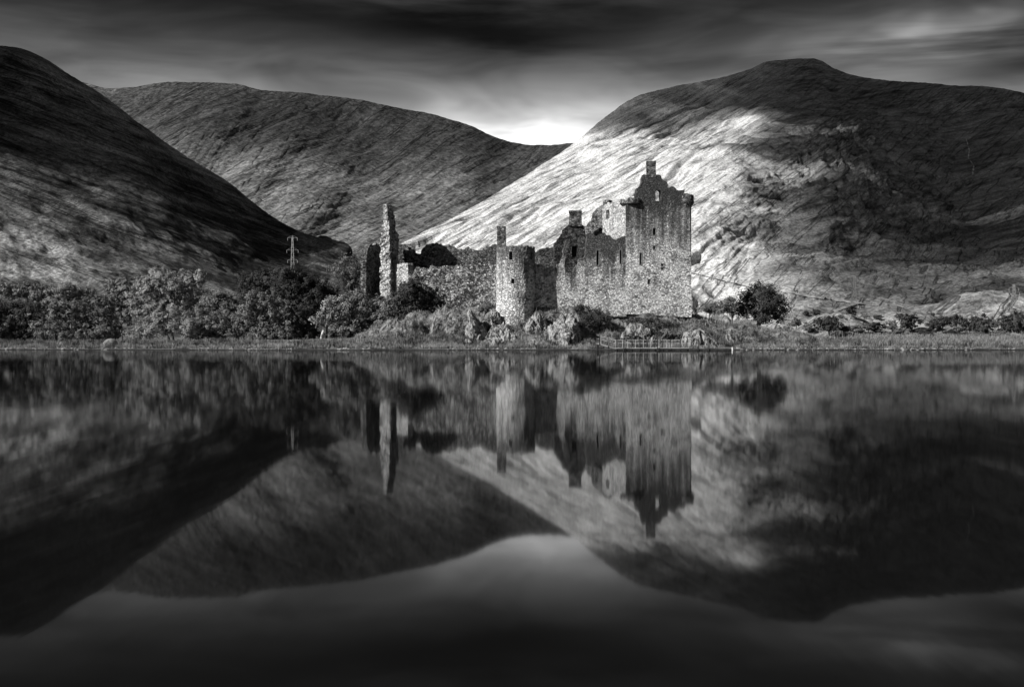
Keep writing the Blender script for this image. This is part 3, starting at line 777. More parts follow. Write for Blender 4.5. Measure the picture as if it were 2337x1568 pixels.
# round tower
TY = 174.6; TCX = 1176.5; TR = 2.93
tz = lambda y: zat(Z1(0, y)[1], TY - TR * 0.9)
def th(x):
    v = (Z1(x, 0)[0] - TCX) / F * (TY - 2.0) / TR
    return math.asin(max(-0.99, min(0.99, v))) % (2 * math.pi)
_tr = random.Random(9)
_tops = {}
def tower_top(t):
    k = round(t * 9)
    if k not in _tops: _tops[k] = _tr.uniform(-0.28, 0.18)
    return tz(712) + _tops[k] * (0.5 if t < 0.6 or t > 5.5 else 1)
th_holes = []
for hx0, hy0, hx1, hy1 in ((1180, 757, 1207, 822), (1198, 968, 1222, 1003), (1346, 755, 1366, 815), (1350, 965, 1362, 990)):
    a, b = th(hx0), th(hx1)
    th_holes.append((min(a, b), tz(hy1), max(a, b), tz(hy0)))
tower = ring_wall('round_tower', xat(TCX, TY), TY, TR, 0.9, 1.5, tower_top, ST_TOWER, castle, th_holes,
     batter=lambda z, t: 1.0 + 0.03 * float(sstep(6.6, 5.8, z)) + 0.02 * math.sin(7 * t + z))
for h in th_holes:        # dark plates painting the shade inside the tower windows
    bm = bmesh.new(); r0, r1 = TR - 0.75, TR - 0.6; cx, cy = xat(TCX, TY), TY
    box_bm(bm, [(cx + r_ * math.sin(t), cy - r_ * math.cos(t), z) for r_ in (r1, r0) for t, z in ((h[0] - .05, h[1] - .05), (h[2] + .05, h[1] - .05), (h[2] + .05, h[3] + .05), (h[0] - .05, h[3] + .05))])
    me = bpy.data.meshes.new('window'); bm.to_mesh(me); bm.free(); link_mesh('window', me, HOLLOW_SHADE, tower)
stack('chimney', [(tz(740), rect_plan(Z1(1087, 0)[0], Z1(1154, 0)[0], TY + 0.2, 1.1, 0.5)), (tz(560), rect_plan(Z1(1089, 0)[0], Z1(1152, 0)[0], TY + 0.2, 1.1, 0.5)),
                  (tz(558), rect_plan(Z1(1087, 0)[0], Z1(1154, 0)[0], TY + 0.18, 1.15, 0.5)), (tz(545), rect_plan(Z1(1087, 0)[0], Z1(1154, 0)[0], TY + 0.18, 1.15, 0.5))], ST_DARK, tower, 6, 0.025)
# ------------------------------------------------------------------ trees and bushes
def leaf_material(name, dark, pale):
    mt, n = mat(name)
    oc = n.objco()
    v = n.add(n.mul(n.noise(oc, 0.9, 4, 0.6), 0.6), n.mul(n.noise(oc, 5.0, 2, 0.5), 0.4))
    n.surface(n.grey(n.mix(n.rng(v, 0.38, 0.62), dark, pale)), 0.85, spec=0.08)
    return mt
LEAF_MID = leaf_material('leaves_mid', 0.045, 0.14)
LEAF_DARK = leaf_material('leaves_dark', 0.016, 0.05)
LEAF_PALE = leaf_material('leaves_pale', 0.08, 0.27)
LEAF_GREY = leaf_material('leaves_grey', 0.07, 0.15)  # lighter grey: haze over the back row put into the leaf colour
bmt, n = mat('bark')
n.surface(n.grey(n.rng(n.noise(n.mapping(n.objco(), scale=(6, 6, 1.2)), 1.0, 5, 0.6), 0.3, 0.7, 0.03, 0.14)), 0.95, n.noise(n.objco(), 8.0), 0.03)
BARK = bmt
bmt2, n = mat('pale_bark')
n.surface(n.grey(n.rng(n.noise(n.mapping(n.objco(), scale=(6, 6, 2)), 1.0, 5, 0.6), 0.3, 0.7, 0.25, 0.6)), 0.9)
BARK_PALE = bmt2

def tube_np(paths, nseg=6):
    """paths: list of lists of (Vector, radius) -> verts, faces"""
    V, Fc = [], []
    for path in paths:
        base = len(V)
        for i, (p, r) in enumerate(path):
            a = path[max(i - 1, 0)][0]; b = path[min(i + 1, len(path) - 1)][0]
            t = (b - a).normalized() if (b - a).length > 1e-6 else Vector((0, 0, 1))
            u = t.orthogonal().normalized(); w_ = t.cross(u)
            for k in range(nseg):
                an = 2 * math.pi * k / nseg
                V.append(p + (u * math.cos(an) + w_ * math.sin(an)) * r)
        for i in range(len(path) - 1):
            for k in range(nseg):
                Fc.append((base + i*nseg + k, base + i*nseg + (k+1) % nseg, base + (i+1)*nseg + (k+1) % nseg, base + (i+1)*nseg + k))
    return V, Fc

def leaves(lobes, count, size, rng, clump=0.55, fill=0.5, gap=0.0):
    """lobes: (centre, radii); leaf faces gathered in clumps spread through the outer shell of every lobe"""
    vol = np.array([l[1][0] * l[1][1] + l[1][0] * l[1][2] for l in lobes]); vol = vol / vol.sum()
    out_v = []
    for (c, r), share in zip(lobes, vol):
        k = max(30, int(count * share)); nc = max(8, k // 45)
        dirs = rng.normal(size=(nc, 3)); dirs /= np.linalg.norm(dirs, axis=1)[:, None]
        dirs[:, 2] = np.where(dirs[:, 2] < -0.8, -dirs[:, 2], dirs[:, 2])
        rad = 1 - fill * rng.random(nc) ** 1.8
        bump = 1 + 0.22 * perlin(dirs[:, 0] * 2.2 + c[0], dirs[:, 1] * 2.2 + c[1], dirs[:, 2] * 2.2 + c[2])
        cc = np.array(c) + dirs * np.array(r) * (rad * bump)[:, None]
        ci = rng.integers(0, nc, k)
        off = rng.normal(size=(k, 3)) * clump * np.array([1, 1, 0.75]) * (0.5 + rng.random((nc, 1))[ci] * 0.7)
        p = cc[ci] + off
        nrm = dirs[ci] * 1.0 + off / clump * 0.55 + np.array([0, 0, 0.35]) + rng.normal(size=(k, 3)) * 0.32
        nrm /= np.linalg.norm(nrm, axis=1)[:, None]
        t = np.cross(nrm, rng.normal(size=(k, 3))); t /= np.linalg.norm(t, axis=1)[:, None]
        b = np.cross(nrm, t)
        s = size * (0.6 + 0.8 * rng.random((k, 1)))
        out_v.append(np.stack([p - t * s, p - b * s * 0.55 - nrm * s * 0.12, p + t * s, p + b * s * 0.55 - nrm * s * 0.12], 1))
    q = np.concatenate(out_v); q = q.reshape(-1, 3)
    return q, np.arange(len(q)).reshape(-1, 4)

def tree(name, label, cat, lobes, base, leafmat=None, density=1.0, size=0.24, trunk_r=0.22, stems=1, seed=1, group=None, bark=None, clump=0.30, fill=0.40, twigs=0):
    """lobes and base in world metres; crown and trunk are parts of one thing standing at its base"""
    rng = np.random.default_rng(seed); rnd = random.Random(seed)
    root = empty(name, base); tagged(root, label, cat, group)
    area = sum(r[0] * r[2] for _, r in lobes)
    q, f = leaves(lobes, int(area * 330 * density * (0.24 / size) ** 1.5), size * 0.62, rng, clump, fill)
    link_mesh('crown', np_mesh('crown', q, f, False), leafmat or LEAF_MID, root)
    top = Vector(np.mean([l[0] for l in lobes], axis=0)); paths = []
    B = Vector(base)
    for s in range(stems):
        sway = Vector((rnd.uniform(-0.25, 0.25) * s, rnd.uniform(-0.2, 0.2) * s, 0))
        mid = B.lerp(top, 0.5) + Vector((rnd.uniform(-.3, .3), rnd.uniform(-.3, .3), 0)) + sway * 2
        paths.append([(B + sway + Vector((0, 0, -0.4)), trunk_r * 1.5), (B + sway + Vector((0, 0, 0.5)), trunk_r), (mid, trunk_r * 0.75), (top + sway, trunk_r * 0.35)])
        for c, r in lobes[::8]:
            st = B.lerp(mid, rnd.uniform(0.55, 1.0)); en = Vector(c) + Vector((rnd.uniform(-.4, .4) * r[0], 0, r[2] * 0.5))
            paths.append([(st, trunk_r * 0.5), (st.lerp(en, 0.5) + Vector((rnd.uniform(-.4, .4), rnd.uniform(-.4, .4), 0.2)), trunk_r * 0.33), (en, trunk_r * 0.1)])
            for _ in range(twigs):
                e2 = Vector(c) + Vector((rnd.uniform(-1, 1) * r[0], rnd.uniform(-1, 1) * r[1], rnd.uniform(-0.2, 1.05) * r[2]))
                s2 = st.lerp(en, rnd.uniform(0.2, 0.8))
                paths.append([(s2, trunk_r * 0.28), (s2.lerp(e2, 0.5) + Vector((0, 0, rnd.uniform(-.2, .3))), trunk_r * 0.18), (e2, trunk_r * 0.07)])
    V, Fc = tube_np(paths)
    link_mesh('trunk', np_mesh('trunk', [tuple(v) for v in V], Fc), bark or BARK, root)
    return root

def px_lobes(specs, Y, seed=0, depth=0.9, sub=7):
    """lobe list measured in the 2337 frame -> world lobes round depth Y, each broken into smaller billows"""
    rnd = random.Random(seed); out = []
    for px, py, rx, ry in specs:
        y = Y + rnd.uniform(-1.2, 1.2)
        p = ray(px, py, y); k = y / F
        R_ = Vector((rx * k, max(rx, ry) * k * depth, ry * k))
        out.append(((p.x, p.y, p.z), (R_.x * .86, R_.y * .86, R_.z * .86)))
        for q in range(sub):
            a = rnd.uniform(0, 2 * math.pi); e = rnd.uniform(-0.5, 1.25)
            s_ = rnd.uniform(0.26, 0.46); u = (math.cos(e) * math.cos(a), math.cos(e) * math.sin(a), math.sin(e))
            o_ = 1 - s_ * 0.55
            out.append(((p.x + u[0] * R_.x * o_, p.y + u[1] * R_.y * o_, p.z + u[2] * R_.z * o_), (R_.x * s_, R_.y * s_, min(R_.x, R_.z) * s_ * 1.1)))
    return out
def gbase(px, Y):
    x = xat(px, Y); return (x, Y, float(ground_z(x, Y)))

TREES = [
 # name, label, category, depth, trunk px, lobes, kwargs
 ('bush', 'soft pale bush at the far left edge, behind the dark domed bush', 'bush', 232, 60, [(20, 672, 42, 22), (75, 668, 40, 20), (110, 690, 45, 25)], dict(leafmat=LEAF_GREY, size=.3)),
 ('bush', 'soft grey bush showing over the left scrub below the bare moor', 'bush', 228, 165, [(145, 668, 40, 20), (185, 680, 42, 22), (150, 695, 50, 25)], dict(leafmat=LEAF_GREY, size=.3)),
 ('bush', 'small smooth grey bush tucked against the left side of the round-headed tree', 'bush', 224, 278, [(272, 655, 26, 22), (290, 665, 26, 26), (270, 690, 34, 28), (275, 725, 36, 34)], dict(leafmat=LEAF_GREY, size=.28)),
 ('tree', 'large round-headed leafy tree, tallest of the left shore, beside open moor', 'tree', 200, 395, [(385, 652, 62, 40), (335, 672, 46, 36), (440, 662, 42, 42), (400, 700, 78, 46), (350, 710, 60, 40)], dict(leafmat=LEAF_PALE, stems=2, size=.22, density=1.1)),
 ('tree', 'broad dark tree with a flat dome in front of the left pylon', 'tree', 198, 655, [(640, 648, 80, 37), (580, 662, 46, 40), (700, 660, 50, 44), (660, 705, 88, 55), (715, 705, 40, 50)], dict(stems=2, leafmat=LEAF_DARK, size=.22, density=1.15)),
 ('bush', 'pale tangled bush filling the dip between the two biggest left trees', 'bush', 194, 505, [(505, 692, 40, 28), (478, 712, 44, 36), (520, 728, 44, 40)], dict(leafmat=LEAF_MID)),
 ('bush', 'rough bush sloping down between the broad dark tree and the bare branched tree', 'bush', 203, 745, [(745, 682, 34, 32), (765, 700, 34, 34), (730, 720, 40, 40)], dict(leafmat=LEAF_DARK)),
 ('tree', 'thin open tree with bare upswept branches left of the castle end wall', 'tree', 206, 800, [(795, 612, 36, 30), (820, 600, 22, 26), (770, 625, 22, 22), (805, 650, 40, 28)], dict(leafmat=LEAF_GREY, density=.30, twigs=16, stems=3, trunk_r=.16, size=.2)),
 ('bush', 'dark domed bush at the left edge of the shore', 'bush', 186, 30, [(45, 712, 55, 26), (15, 740, 55, 42), (75, 750, 40, 34), (-25, 725, 45, 45), (10, 765, 70, 20)], dict(leafmat=LEAF_DARK)),
 ('bush', 'tangled shore bush with a light crest, third of the low left scrub', 'bush', 184, 130, [(145, 712, 46, 32), (110, 750, 48, 36), (165, 750, 36, 34), (135, 765, 60, 20)], dict(leafmat=LEAF_MID)),
 ('bush', 'thick leafy bush directly behind the dome tent', 'bush', 186, 225, [(225, 712, 46, 34), (240, 750, 44, 32), (195, 755, 34, 28), (225, 765, 50, 20)], dict(leafmat=LEAF_MID)),
 ('bush', 'pale feathery shrub in front of the round-headed tree', 'bush', 181, 385, [(388, 735, 40, 30), (425, 752, 46, 30), (350, 752, 42, 28), (320, 764, 34, 18)], dict(leafmat=LEAF_PALE, size=.2)),
 ('bush', 'low dark thicket at the water side below the tangled dip', 'bush', 183, 500, [(498, 748, 46, 34), (470, 760, 44, 24), (520, 765, 40, 18)], dict(leafmat=LEAF_MID)),
 ('bush', 'big pale domed bush in front of the broad dark tree', 'bush', 182, 600, [(600, 695, 48, 30), (570, 728, 44, 38), (625, 740, 48, 40), (590, 757, 58, 28), (630, 765, 50, 18)], dict(leafmat=LEAF_MID, density=1.1)),
 ('bush', 'black shadowy bush in the gap left of the white-stemmed tree', 'bush', 185, 690, [(690, 738, 36, 44), (680, 760, 50, 26)], dict(leafmat=LEAF_DARK)),
 ('tree', 'white-stemmed young tree leaning over the shore left of the castle', 'tree', 179, 733, [(752, 715, 32, 30), (728, 735, 20, 22), (770, 700, 30, 26)], dict(leafmat=LEAF_PALE, bark=BARK_PALE, trunk_r=.11, stems=2, density=.6)),
 ('tree', 'spreading pale tree below the castle end wall', 'tree', 181, 815, [(815, 698, 46, 32), (860, 712, 40, 36), (790, 730, 46, 36), (840, 745, 54, 30), (800, 760, 50, 20)], dict(leafmat=LEAF_MID, stems=2)),
 ('bush', 'grey bush at the foot of the tall broken gable', 'bush', 180, 893, [(893, 708, 36, 30), (880, 742, 42, 32), (915, 740, 36, 32)], dict(leafmat=LEAF_MID)),
 ('bush', 'dark ivy-covered bush leaning on the curtain wall', 'bush', 178, 950, [(950, 662, 34, 32), (975, 695, 38, 38), (935, 715, 36, 40), (970, 742, 46, 30), (940, 690, 44, 40), (985, 715, 30, 34)], dict(leafmat=LEAF_DARK, density=1.1)),
 ('tree', 'lone dark oak with an even rounded crown right of the keep', 'tree', 186, 1728, [(1742, 676, 48, 30), (1708, 702, 26, 30), (1778, 704, 26, 28), (1752, 720, 46, 20), (1745, 696, 40, 34)], dict(leafmat=LEAF_DARK, trunk_r=.40, density=.95, twigs=4, clump=.45)),
 ('bush', 'low light bush beside the foot of the keep', 'bush', 205, 1618, [(1615, 707, 26, 11), (1632, 703, 22, 13)], dict(leafmat=LEAF_MID, size=.2)),
 ('bush', 'taller rough bush pressed against the left of the lone oak', 'bush', 203, 1668, [(1665, 696, 24, 17), (1690, 712, 26, 20), (1650, 709, 20, 12)], dict(leafmat=LEAF_MID, size=.2)),
 ('bush', 'dark bramble clump hanging over the rocks right of the round tower', 'bush', 172.5, 1350, [(1350, 718, 28, 15), (1328, 706, 20, 10), (1378, 726, 24, 12), (1345, 738, 26, 14)], dict(leafmat=LEAF_DARK, size=.17)),
 ('bush', 'little bush growing from the crack between curtain wall and round tower', 'bush', 173.5, 1105, [(1112, 700, 10, 9), (1100, 706, 10, 6)], dict(leafmat=LEAF_MID, size=.14)),
 ('bush', 'ragged heather clump on the brow below the keep, left of its middle', 'bush', 171.8, 1455, [(1450, 733, 26, 8), (1480, 736, 24, 8)], dict(leafmat=LEAF_DARK, size=.15)),
 ('bush', 'flat heather clump on the bank behind the middle of the pontoon', 'bush', 170.3, 1510, [(1510, 744, 30, 9), (1540, 741, 20, 7)], dict(leafmat=LEAF_DARK, size=.15)),
 ('bush', 'small grey bush on the bank just left of the pontoon ramp', 'bush', 166.2, 1345, [(1345, 784, 12, 8)], dict(leafmat=LEAF_MID, size=.12)),
 ('bush', 'dark low bush at the shore under the lone oak', 'bush', 168.5, 1748, [(1740, 783, 20, 9), (1762, 780, 16, 10)], dict(leafmat=LEAF_DARK, size=.14)),
 ('bush', 'pair of rounded dark tussock bushes at the shore right of the oak', 'bush', 169.5, 1835, [(1825, 786, 18, 9), (1850, 780, 18, 10)], dict(leafmat=LEAF_DARK, size=.14)),
 ('bush', 'light scrubby bush on the shore between pontoon end and oak', 'bush', 168.5, 1690, [(1688, 786, 16, 7)], dict(leafmat=LEAF_MID, size=.12)),
]
for i, (nm, lab, cat, Y, tpx, lob, kw) in enumerate(TREES):
    tree(nm, lab, cat, px_lobes(lob, Y, i), gbase(tpx, Y), seed=40 + i, **kw)

# bushes and trees of the far flats on the right: three builds, copied
def proto_bush(seed, tall):
    rnd = random.Random(seed); L = []
    for _ in range(6): L.append(((rnd.uniform(-.55, .55), rnd.uniform(-.4, .4), rnd.uniform(.45, 1.05) + tall), (rnd.uniform(.4, .6), rnd.uniform(.4, .6), rnd.uniform(.4, .6))))
    rng = np.random.default_rng(seed); q, f = leaves(L, 1500, 0.085, rng, 0.11, 0.6)
    V, Fc = tube_np([[(Vector((0, 0, -.1)), .07), (Vector((.04, 0, .5 + tall)), .05), (Vector((0, 0, 1.0 + tall)), .02)],
                     [(Vector((0, 0, .2 + tall)), .04), (Vector((.4, .1, .9 + tall)), .015)], [(Vector((0, 0, .2 + tall)), .04), (Vector((-.4, -.1, .8 + tall)), .015)]], 5)
    return np_mesh('crown', q, f, False), np_mesh('trunk', [tuple(v) for v in V], Fc)
PB = [proto_bush(3, 0.0), proto_bush(4, 0.0), proto_bush(5, 0.35)]
for k, (cm, tm) in enumerate(PB): cm.materials.append((LEAF_MID, LEAF_DARK, LEAF_DARK)[k]); tm.materials.append(BARK)
FAR = [  # px, py of centre, half width, half height, depth, build, label
 (1820, 738, 13, 12, 300, 0, 'round bush right beside the lone oak, on the flats'),
 (1840, 716, 8, 7, 380, 1, 'tiny ball bush, left one of two on the rise right of the oak'),
 (1865, 714, 10, 9, 380, 1, 'small ball bush, right one of two on the rise right of the oak'),
 (1850, 748, 20, 12, 290, 0, 'wide low bush in front of the two ball bushes'),
 (1876, 742, 17, 16, 285, 2, 'open stemmed little tree left of the big dark flats bush'),
 (1898, 742, 24, 24, 280, 1, 'big dark egg-shaped bush, largest between the oak and the middle pylon'),
 (1948, 714, 13, 15, 380, 2, 'upright round tree on stems right under the middle pylon'),
 (1922, 722, 7, 5, 370, 0, 'tiny scrub ball left of the tree under the middle pylon'),
 (1976, 722, 11, 6, 370, 0, 'low scrub patch right of the tree under the middle pylon'),
 (2008, 724, 11, 6, 360, 1, 'low dark scrub ball between the middle pylon and the flat pale knoll'),
 (1930, 752, 16, 9, 290, 1, 'low dark thicket below the tree of the middle pylon, left half'),
 (1965, 752, 20, 10, 290, 0, 'low spreading thicket below the middle pylon, right half'),
 (1988, 764, 15, 7, 270, 1, 'lowest flat bush touching the reeds below the middle pylon'),
 (2012, 748, 23, 14, 285, 1, 'dark twin-topped bush behind the start of the reed bed'),
 (2026, 764, 20, 9, 272, 0, 'dark flat bush with pale crest at the edge of the reed bed'),
 (2042, 744, 17, 14, 290, 0, 'medium bush with light outline left of the round-topped thicket'),
 (2055, 722, 10, 8, 350, 1, 'small dark ball bush standing alone left of the pale knoll'),
 (2062, 760, 20, 10, 275, 0, 'low crested bush between reed bed and round-topped thicket'),
 (2090, 736, 25, 22, 300, 1, 'round-topped dark thicket just left of the pale knoll'),
 (2118, 758, 22, 10, 275, 1, 'long low mound of scrub in front of the round-topped thicket'),
 (2132, 742, 18, 16, 300, 1, 'dim bush joined to the right of the round-topped thicket'),
 (2130, 718, 5, 5, 340, 1, 'tiny dark bush at the left foot of the pale knoll'),
 (2158, 742, 18, 19, 300, 2, 'dark tree in front of the left part of the pale knoll'),
 (2190, 738, 19, 19, 300, 2, 'taller tree in front of the middle of the pale knoll'),
 (2186, 760, 25, 8, 275, 1, 'flat dark bush below the middle tree of the pale knoll'),
 (2226, 738, 17, 19, 300, 1, 'dark bushy tree in front of the right part of the pale knoll'),
 (2208, 746, 8, 10, 305, 0, 'small bush squeezed between two trees before the pale knoll'),
 (2250, 720, 6, 6, 330, 1, 'tiny ball tree on the right slope of the pale knoll'),
 (2262, 744, 22, 20, 300, 1, 'dim broad bush right of the pale knoll trees'),
 (2240, 764, 24, 7, 275, 0, 'low scrub strip at the reed bed right of the knoll trees'),
 (2306, 742, 30, 28, 290, 1, 'large black bush second from the right edge, behind the reeds'),
 (2345, 738, 26, 34, 285, 1, 'large black bush cut off by the right edge behind the reeds'),
 (2285, 762, 22, 9, 275, 0, 'low dark bush before the two large black bushes'),
 (1795, 752, 16, 8, 285, 0, 'low pale scrub at the foot of the lone oak, right side'),
 (1790, 764, 22, 6, 250, 1, 'flat strip of scrub on the grass right of the oak trunk'),
]
bpy.context.view_layer.update()
for k, (px, py, rx, ry, Y, b, lab) in enumerate(FAR):
    # stand it where the line of sight to its foot meets the ground or the mountain's lower slope
    foot_py = py + ry
    P = mountain.see(px, foot_py)
    if P is None or P.y > 900: P = ray(px, foot_py, Y)
    for yy in np.arange(190.0, P.y, 4.0):
        q_ = ray(px, foot_py, yy)
        if float(ground_z(q_.x, q_.y)) >= q_.z: P = q_; break
    Y = P.y; kk = Y / F; c = ray(px, py, Y - rx * kk)
    hz = (0.95, 0.95, 1.15)[b]; sx = 1.2 * rx * kk / 0.95; sz = 2.3 * ry * kk / (1.6 if b < 2 else 1.95)
    z0 = c.z - ry * kk
    x = c.x
    root = empty('tree' if b == 2 else 'bush', (x, Y, z0)); tagged(root, lab, 'tree' if b == 2 else 'bush', 'bushes and trees scattered on the flats right of the oak')
    root.scale = (sx, sx, sz); root.rotation_euler = (0, 0, k * 1.3)
    for nm, me in zip(('crown', 'trunk'), PB[b]):
        o = bpy.data.objects.new(nm, me); COL.objects.link(o); o.parent = root
# ------------------------------------------------------------------ rock outcrops of the knoll
rmt, n = mat('schist')
oc = n.objco()
cr = n.noise(n.mapping(oc, rot=(0, 0.25, 0), scale=(1.3, 1.2, 0.5)), 1.0, 7, 0.65, 0.8)
sp = n.noise(oc, 2.6, 6, 0.7)
f = n.rng(n.add(n.mul(cr, 0.55), n.mul(sp, 0.45)), 0.42, 0.58)
n.surface(n.grey(n.mix(f, 0.025, 0.30)), 0.9, n.add(n.mul(cr, 1.5), sp), 0.30)
ROCK = rmt
def rock(label, px, py0, py1, rx, Y, seed, deep=1.6, group=None, name='rock_outcrop', tilt=0.0):
    """ribbed half-buried rock: py0 top, py1 foot"""
    k = Y / F; c = ray(px, py1, Y + deep * 0.5); H = (py1 - py0) * k; R_ = rx * k
    bm = bmesh.new(); bmesh.ops.create_icosphere(bm, subdivisions=6 if rx > 12 else 4, radius=1.0)
    co = np.array([v.co[:] for v in bm.verts])
    wx_, wy_, wz_ = co[:, 0] * R_, co[:, 1] * deep, co[:, 2] * H
    rr = np.random.default_rng(seed); K = 22                       # facets: planes cut off a rounded block, then roughened
    pn_ = rr.normal(size=(K, 3)); pn_ /= np.linalg.norm(pn_, axis=1)[:, None]; ph = rr.uniform(0.62, 0.95, K)
    dots = co @ pn_.T
    dsp = np.min(np.where(dots > 0.05, ph / np.maximum(dots, 0.05), 9), axis=1)
    dsp = np.minimum(dsp, 1.15) + 0.11 * fbm(wx_ / 0.9 + seed * 7, wy_ / 0.9, wz_ / 1.3, 5, 0.55) + 0.045 * ridged((wx_ + 0.5 * wz_) / 0.7 + seed * 3, wy_ / 0.7, wz_ / 1.6 + seed, 3)
    for v, p, d_ in zip(bm.verts, co, dsp):
        sq = p
        z = sq[2] * H * d_
        v.co = Vector((sq[0] * R_ * d_ + tilt * z, sq[1] * deep * d_, z))
    me = bpy.data.meshes.new(name); bm.to_mesh(me); bm.free(); me.materials.append(ROCK)
    o = bpy.data.objects.new(name, me); COL.objects.link(o); o.location = (c.x, c.y, c.z)
    o.rotation_euler = (0, 0, 0.0)
    return tagged(o, label, 'rock', group)
RG = 'rocks of the castle knoll'
rock('tall pale ribbed outcrop left below the round tower', 1088, 712, 784, 30, 168.2, 1, 2.6, RG)
rock('outcrop under the round tower foot, rough and rubbly', 1140, 726, 790, 46, 169.0, 2, 2.8, RG)
rock('dark rock shoulder supporting the left side of the round tower', 1122, 696, 750, 30, 171.4, 3, 2.4, RG)
rock('steep furrowed crag right of the round tower foot', 1226, 700, 778, 34, 170.0, 4, 2.6, RG)
rock('large pale crag at the right end of the rocks, before the dark bramble', 1282, 716, 790, 38, 168.2, 5, 2.8, RG)
rock('small pale boulder at the waterline under the large crag', 1290, 766, 790, 16, 165.2, 6, 0.9, RG, 'boulder')
rock('pair-shaped low boulder on the grass between the two crags', 1222, 772, 787, 14, 165.6, 7, 0.8, RG, 'boulder')
rock('white low boulder on the shore grass below the curtain wall', 1068, 772, 780, 9, 166.6, 8, 0.6, RG, 'boulder')
rock('broken white boulder at the foot of the central outcrop', 1118, 768, 792, 20, 165.6, 9, 1.0, RG, 'boulder')
rock('triangular dark-cleft crag behind the right end of the pontoon', 1585, 745, 792, 26, 167.4, 10, 2.0, RG, tilt=0.1)
rock('sloping slab crag right of the cleft behind the pontoon', 1622, 752, 795, 24, 167.2, 11, 1.8, RG, tilt=-0.35)
rock('low striped ledge of rock between pontoon crag and oak', 1672, 752, 772, 18, 169.5, 12, 1.3, RG)
rock('pale stone on the bank above the middle of the pontoon', 1492, 764, 778, 8, 167.6, 13, 0.6, RG, 'boulder')
rock('small dark stone block at the water edge beside the tent shore', 210, 792, 799, 8, 168.6, 14, 0.5, RG, 'boulder')
rock('mossy overhanging ledge on the bank left above the pontoon', 1455, 738, 762, 40, 169.8, 15, 1.4, RG)

# ------------------------------------------------------------------ grass and reeds (uncountable)
gm, n = mat('dry_grass')
oc = n.objco()
n.surface(n.grey(n.mix(n.rng(n.add(n.mul(n.noise(oc, 0.35, 4, 0.6), 0.6), n.mul(n.noise(oc, 6.0, 2), 0.4)), 0.36, 0.64), 0.025, 0.24)), 0.8)
gm2, n = mat('reed_stalks')
oc = n.objco()
n.surface(n.grey(n.mix(n.rng(n.noise(oc, 2.5, 3), 0.35, 0.65), 0.035, 0.20)), 0.8)
def blades(name, xs, ys, h, wid, m, seed):
    rng = np.random.default_rng(seed); k = len(xs)
    z = ground_z(xs, ys); hh = h * (0.5 + 0.9 * rng.random(k)); a = rng.random(k) * math.pi
    lean = rng.normal(size=(k, 2)) * 0.28 * hh[:, None]
    dx, dy = np.cos(a) * wid, np.sin(a) * wid
    b = np.stack([xs, ys, z - 0.05], -1)
    v = np.stack([b - np.stack([dx, dy, dx * 0], -1), b + np.stack([dx, dy, dx * 0], -1),
                  b + np.stack([lean[:, 0] + dx * .3, lean[:, 1] + dy * .3, hh], -1), b + np.stack([lean[:, 0] - dx * .3, lean[:, 1] - dy * .3, hh * 0.96], -1)], 1)
    o = link_mesh(name, np_mesh(name, v.reshape(-1, 3), np.arange(4 * k).reshape(-1, 4), False), m)
    return tagged(o, kind='stuff')
rng = np.random.default_rng(77)
N = 90000; xs = rng.uniform(-92, 92, N); s = rng.uniform(0.0, 1, N) ** 1.5 * 9 + 0.05; ys = shore_y(xs) + s
keep_ = (fbm(xs / 2.2, ys / 2.2, 0.1, 3) + rng.normal(size=N) * 0.25 > -0.15) & ((xs < 52) | (s < 1)); xs, ys = xs[keep_], ys[keep_]
blades('shore_grass', xs, ys, 0.46, 0.035, gm, 1)
N = 80000; xs = rng.uniform(-24, 48, N); ys = shore_y(xs) + rng.uniform(2.5, 26, N)
stp = np.hypot(ground_z(xs + .4, ys) - ground_z(xs - .4, ys), ground_z(xs, ys + .4) - ground_z(xs, ys - .4)) / 0.8
keep_ = (fbm(xs / 2.6, ys / 2.6, 3.1, 3) + rng.normal(size=N) * 0.2 > -0.05) & (stp < 0.75); xs, ys = xs[keep_], ys[keep_]
blades('knoll_grass', xs, ys, 0.42, 0.04, gm, 2)
N = 42000; xs = rng.uniform(48, 100, N); ys = shore_y(xs) + rng.uniform(1.0, 16, N)
dens = sstep(48, 58, xs) * (0.6 + fbm(xs / 5, ys / 5, 1.7, 3)); keep_ = rng.random(N) < dens; xs, ys = xs[keep_], ys[keep_]
blades('reed_bed', xs, ys, 0.95, 0.032, gm2, 3)

# tussocks of sedge and the strip of stones along the water
rng = np.random.default_rng(88); M_ = 420
cx_ = rng.uniform(-90, 70, M_); cs_ = rng.uniform(0.3, 1, M_) ** 1.3 * 8; rep = rng.integers(30, 110, M_)
xs = np.repeat(cx_, rep); k = len(xs); xs = xs + rng.normal(size=k) * 0.32; ys = shore_y(np.repeat(cx_, rep)) + np.repeat(cs_, rep) + rng.normal(size=k) * 0.3
sgm, n = mat('sedge'); oc = n.objco()
n.surface(n.grey(n.mix(n.rng(n.noise(oc, 0.8, 3), 0.36, 0.64), 0.012, 0.13)), 0.8)
blades('sedge_tussocks', xs, ys, 0.72, 0.035, sgm, 4)
k = 2600; xs = rng.uniform(-92, 92, k); ys = shore_y(xs) + rng.normal(size=k) * 0.35 - 0.1
keep_ = fbm(xs / 7, 0.2, 0.4, 3) > -0.12; xs, ys = xs[keep_], ys[keep_]; k = len(xs)
r_ = 0.05 + rng.random(k) ** 3 * 0.22
oct_ = np.array([(1,0,0),(0,1,0),(-1,0,0),(0,-1,0),(0,0,1),(0,0,-1)], float)
V = (oct_[None] * (r_[:, None, None] * (0.7 + 0.6 * rng.random((k, 6, 1)))) * np.array([1.3, 1, 0.65])) + np.stack([xs, ys, np.maximum(ground_z(xs, ys), 0) + 0.01], -1)[:, None]
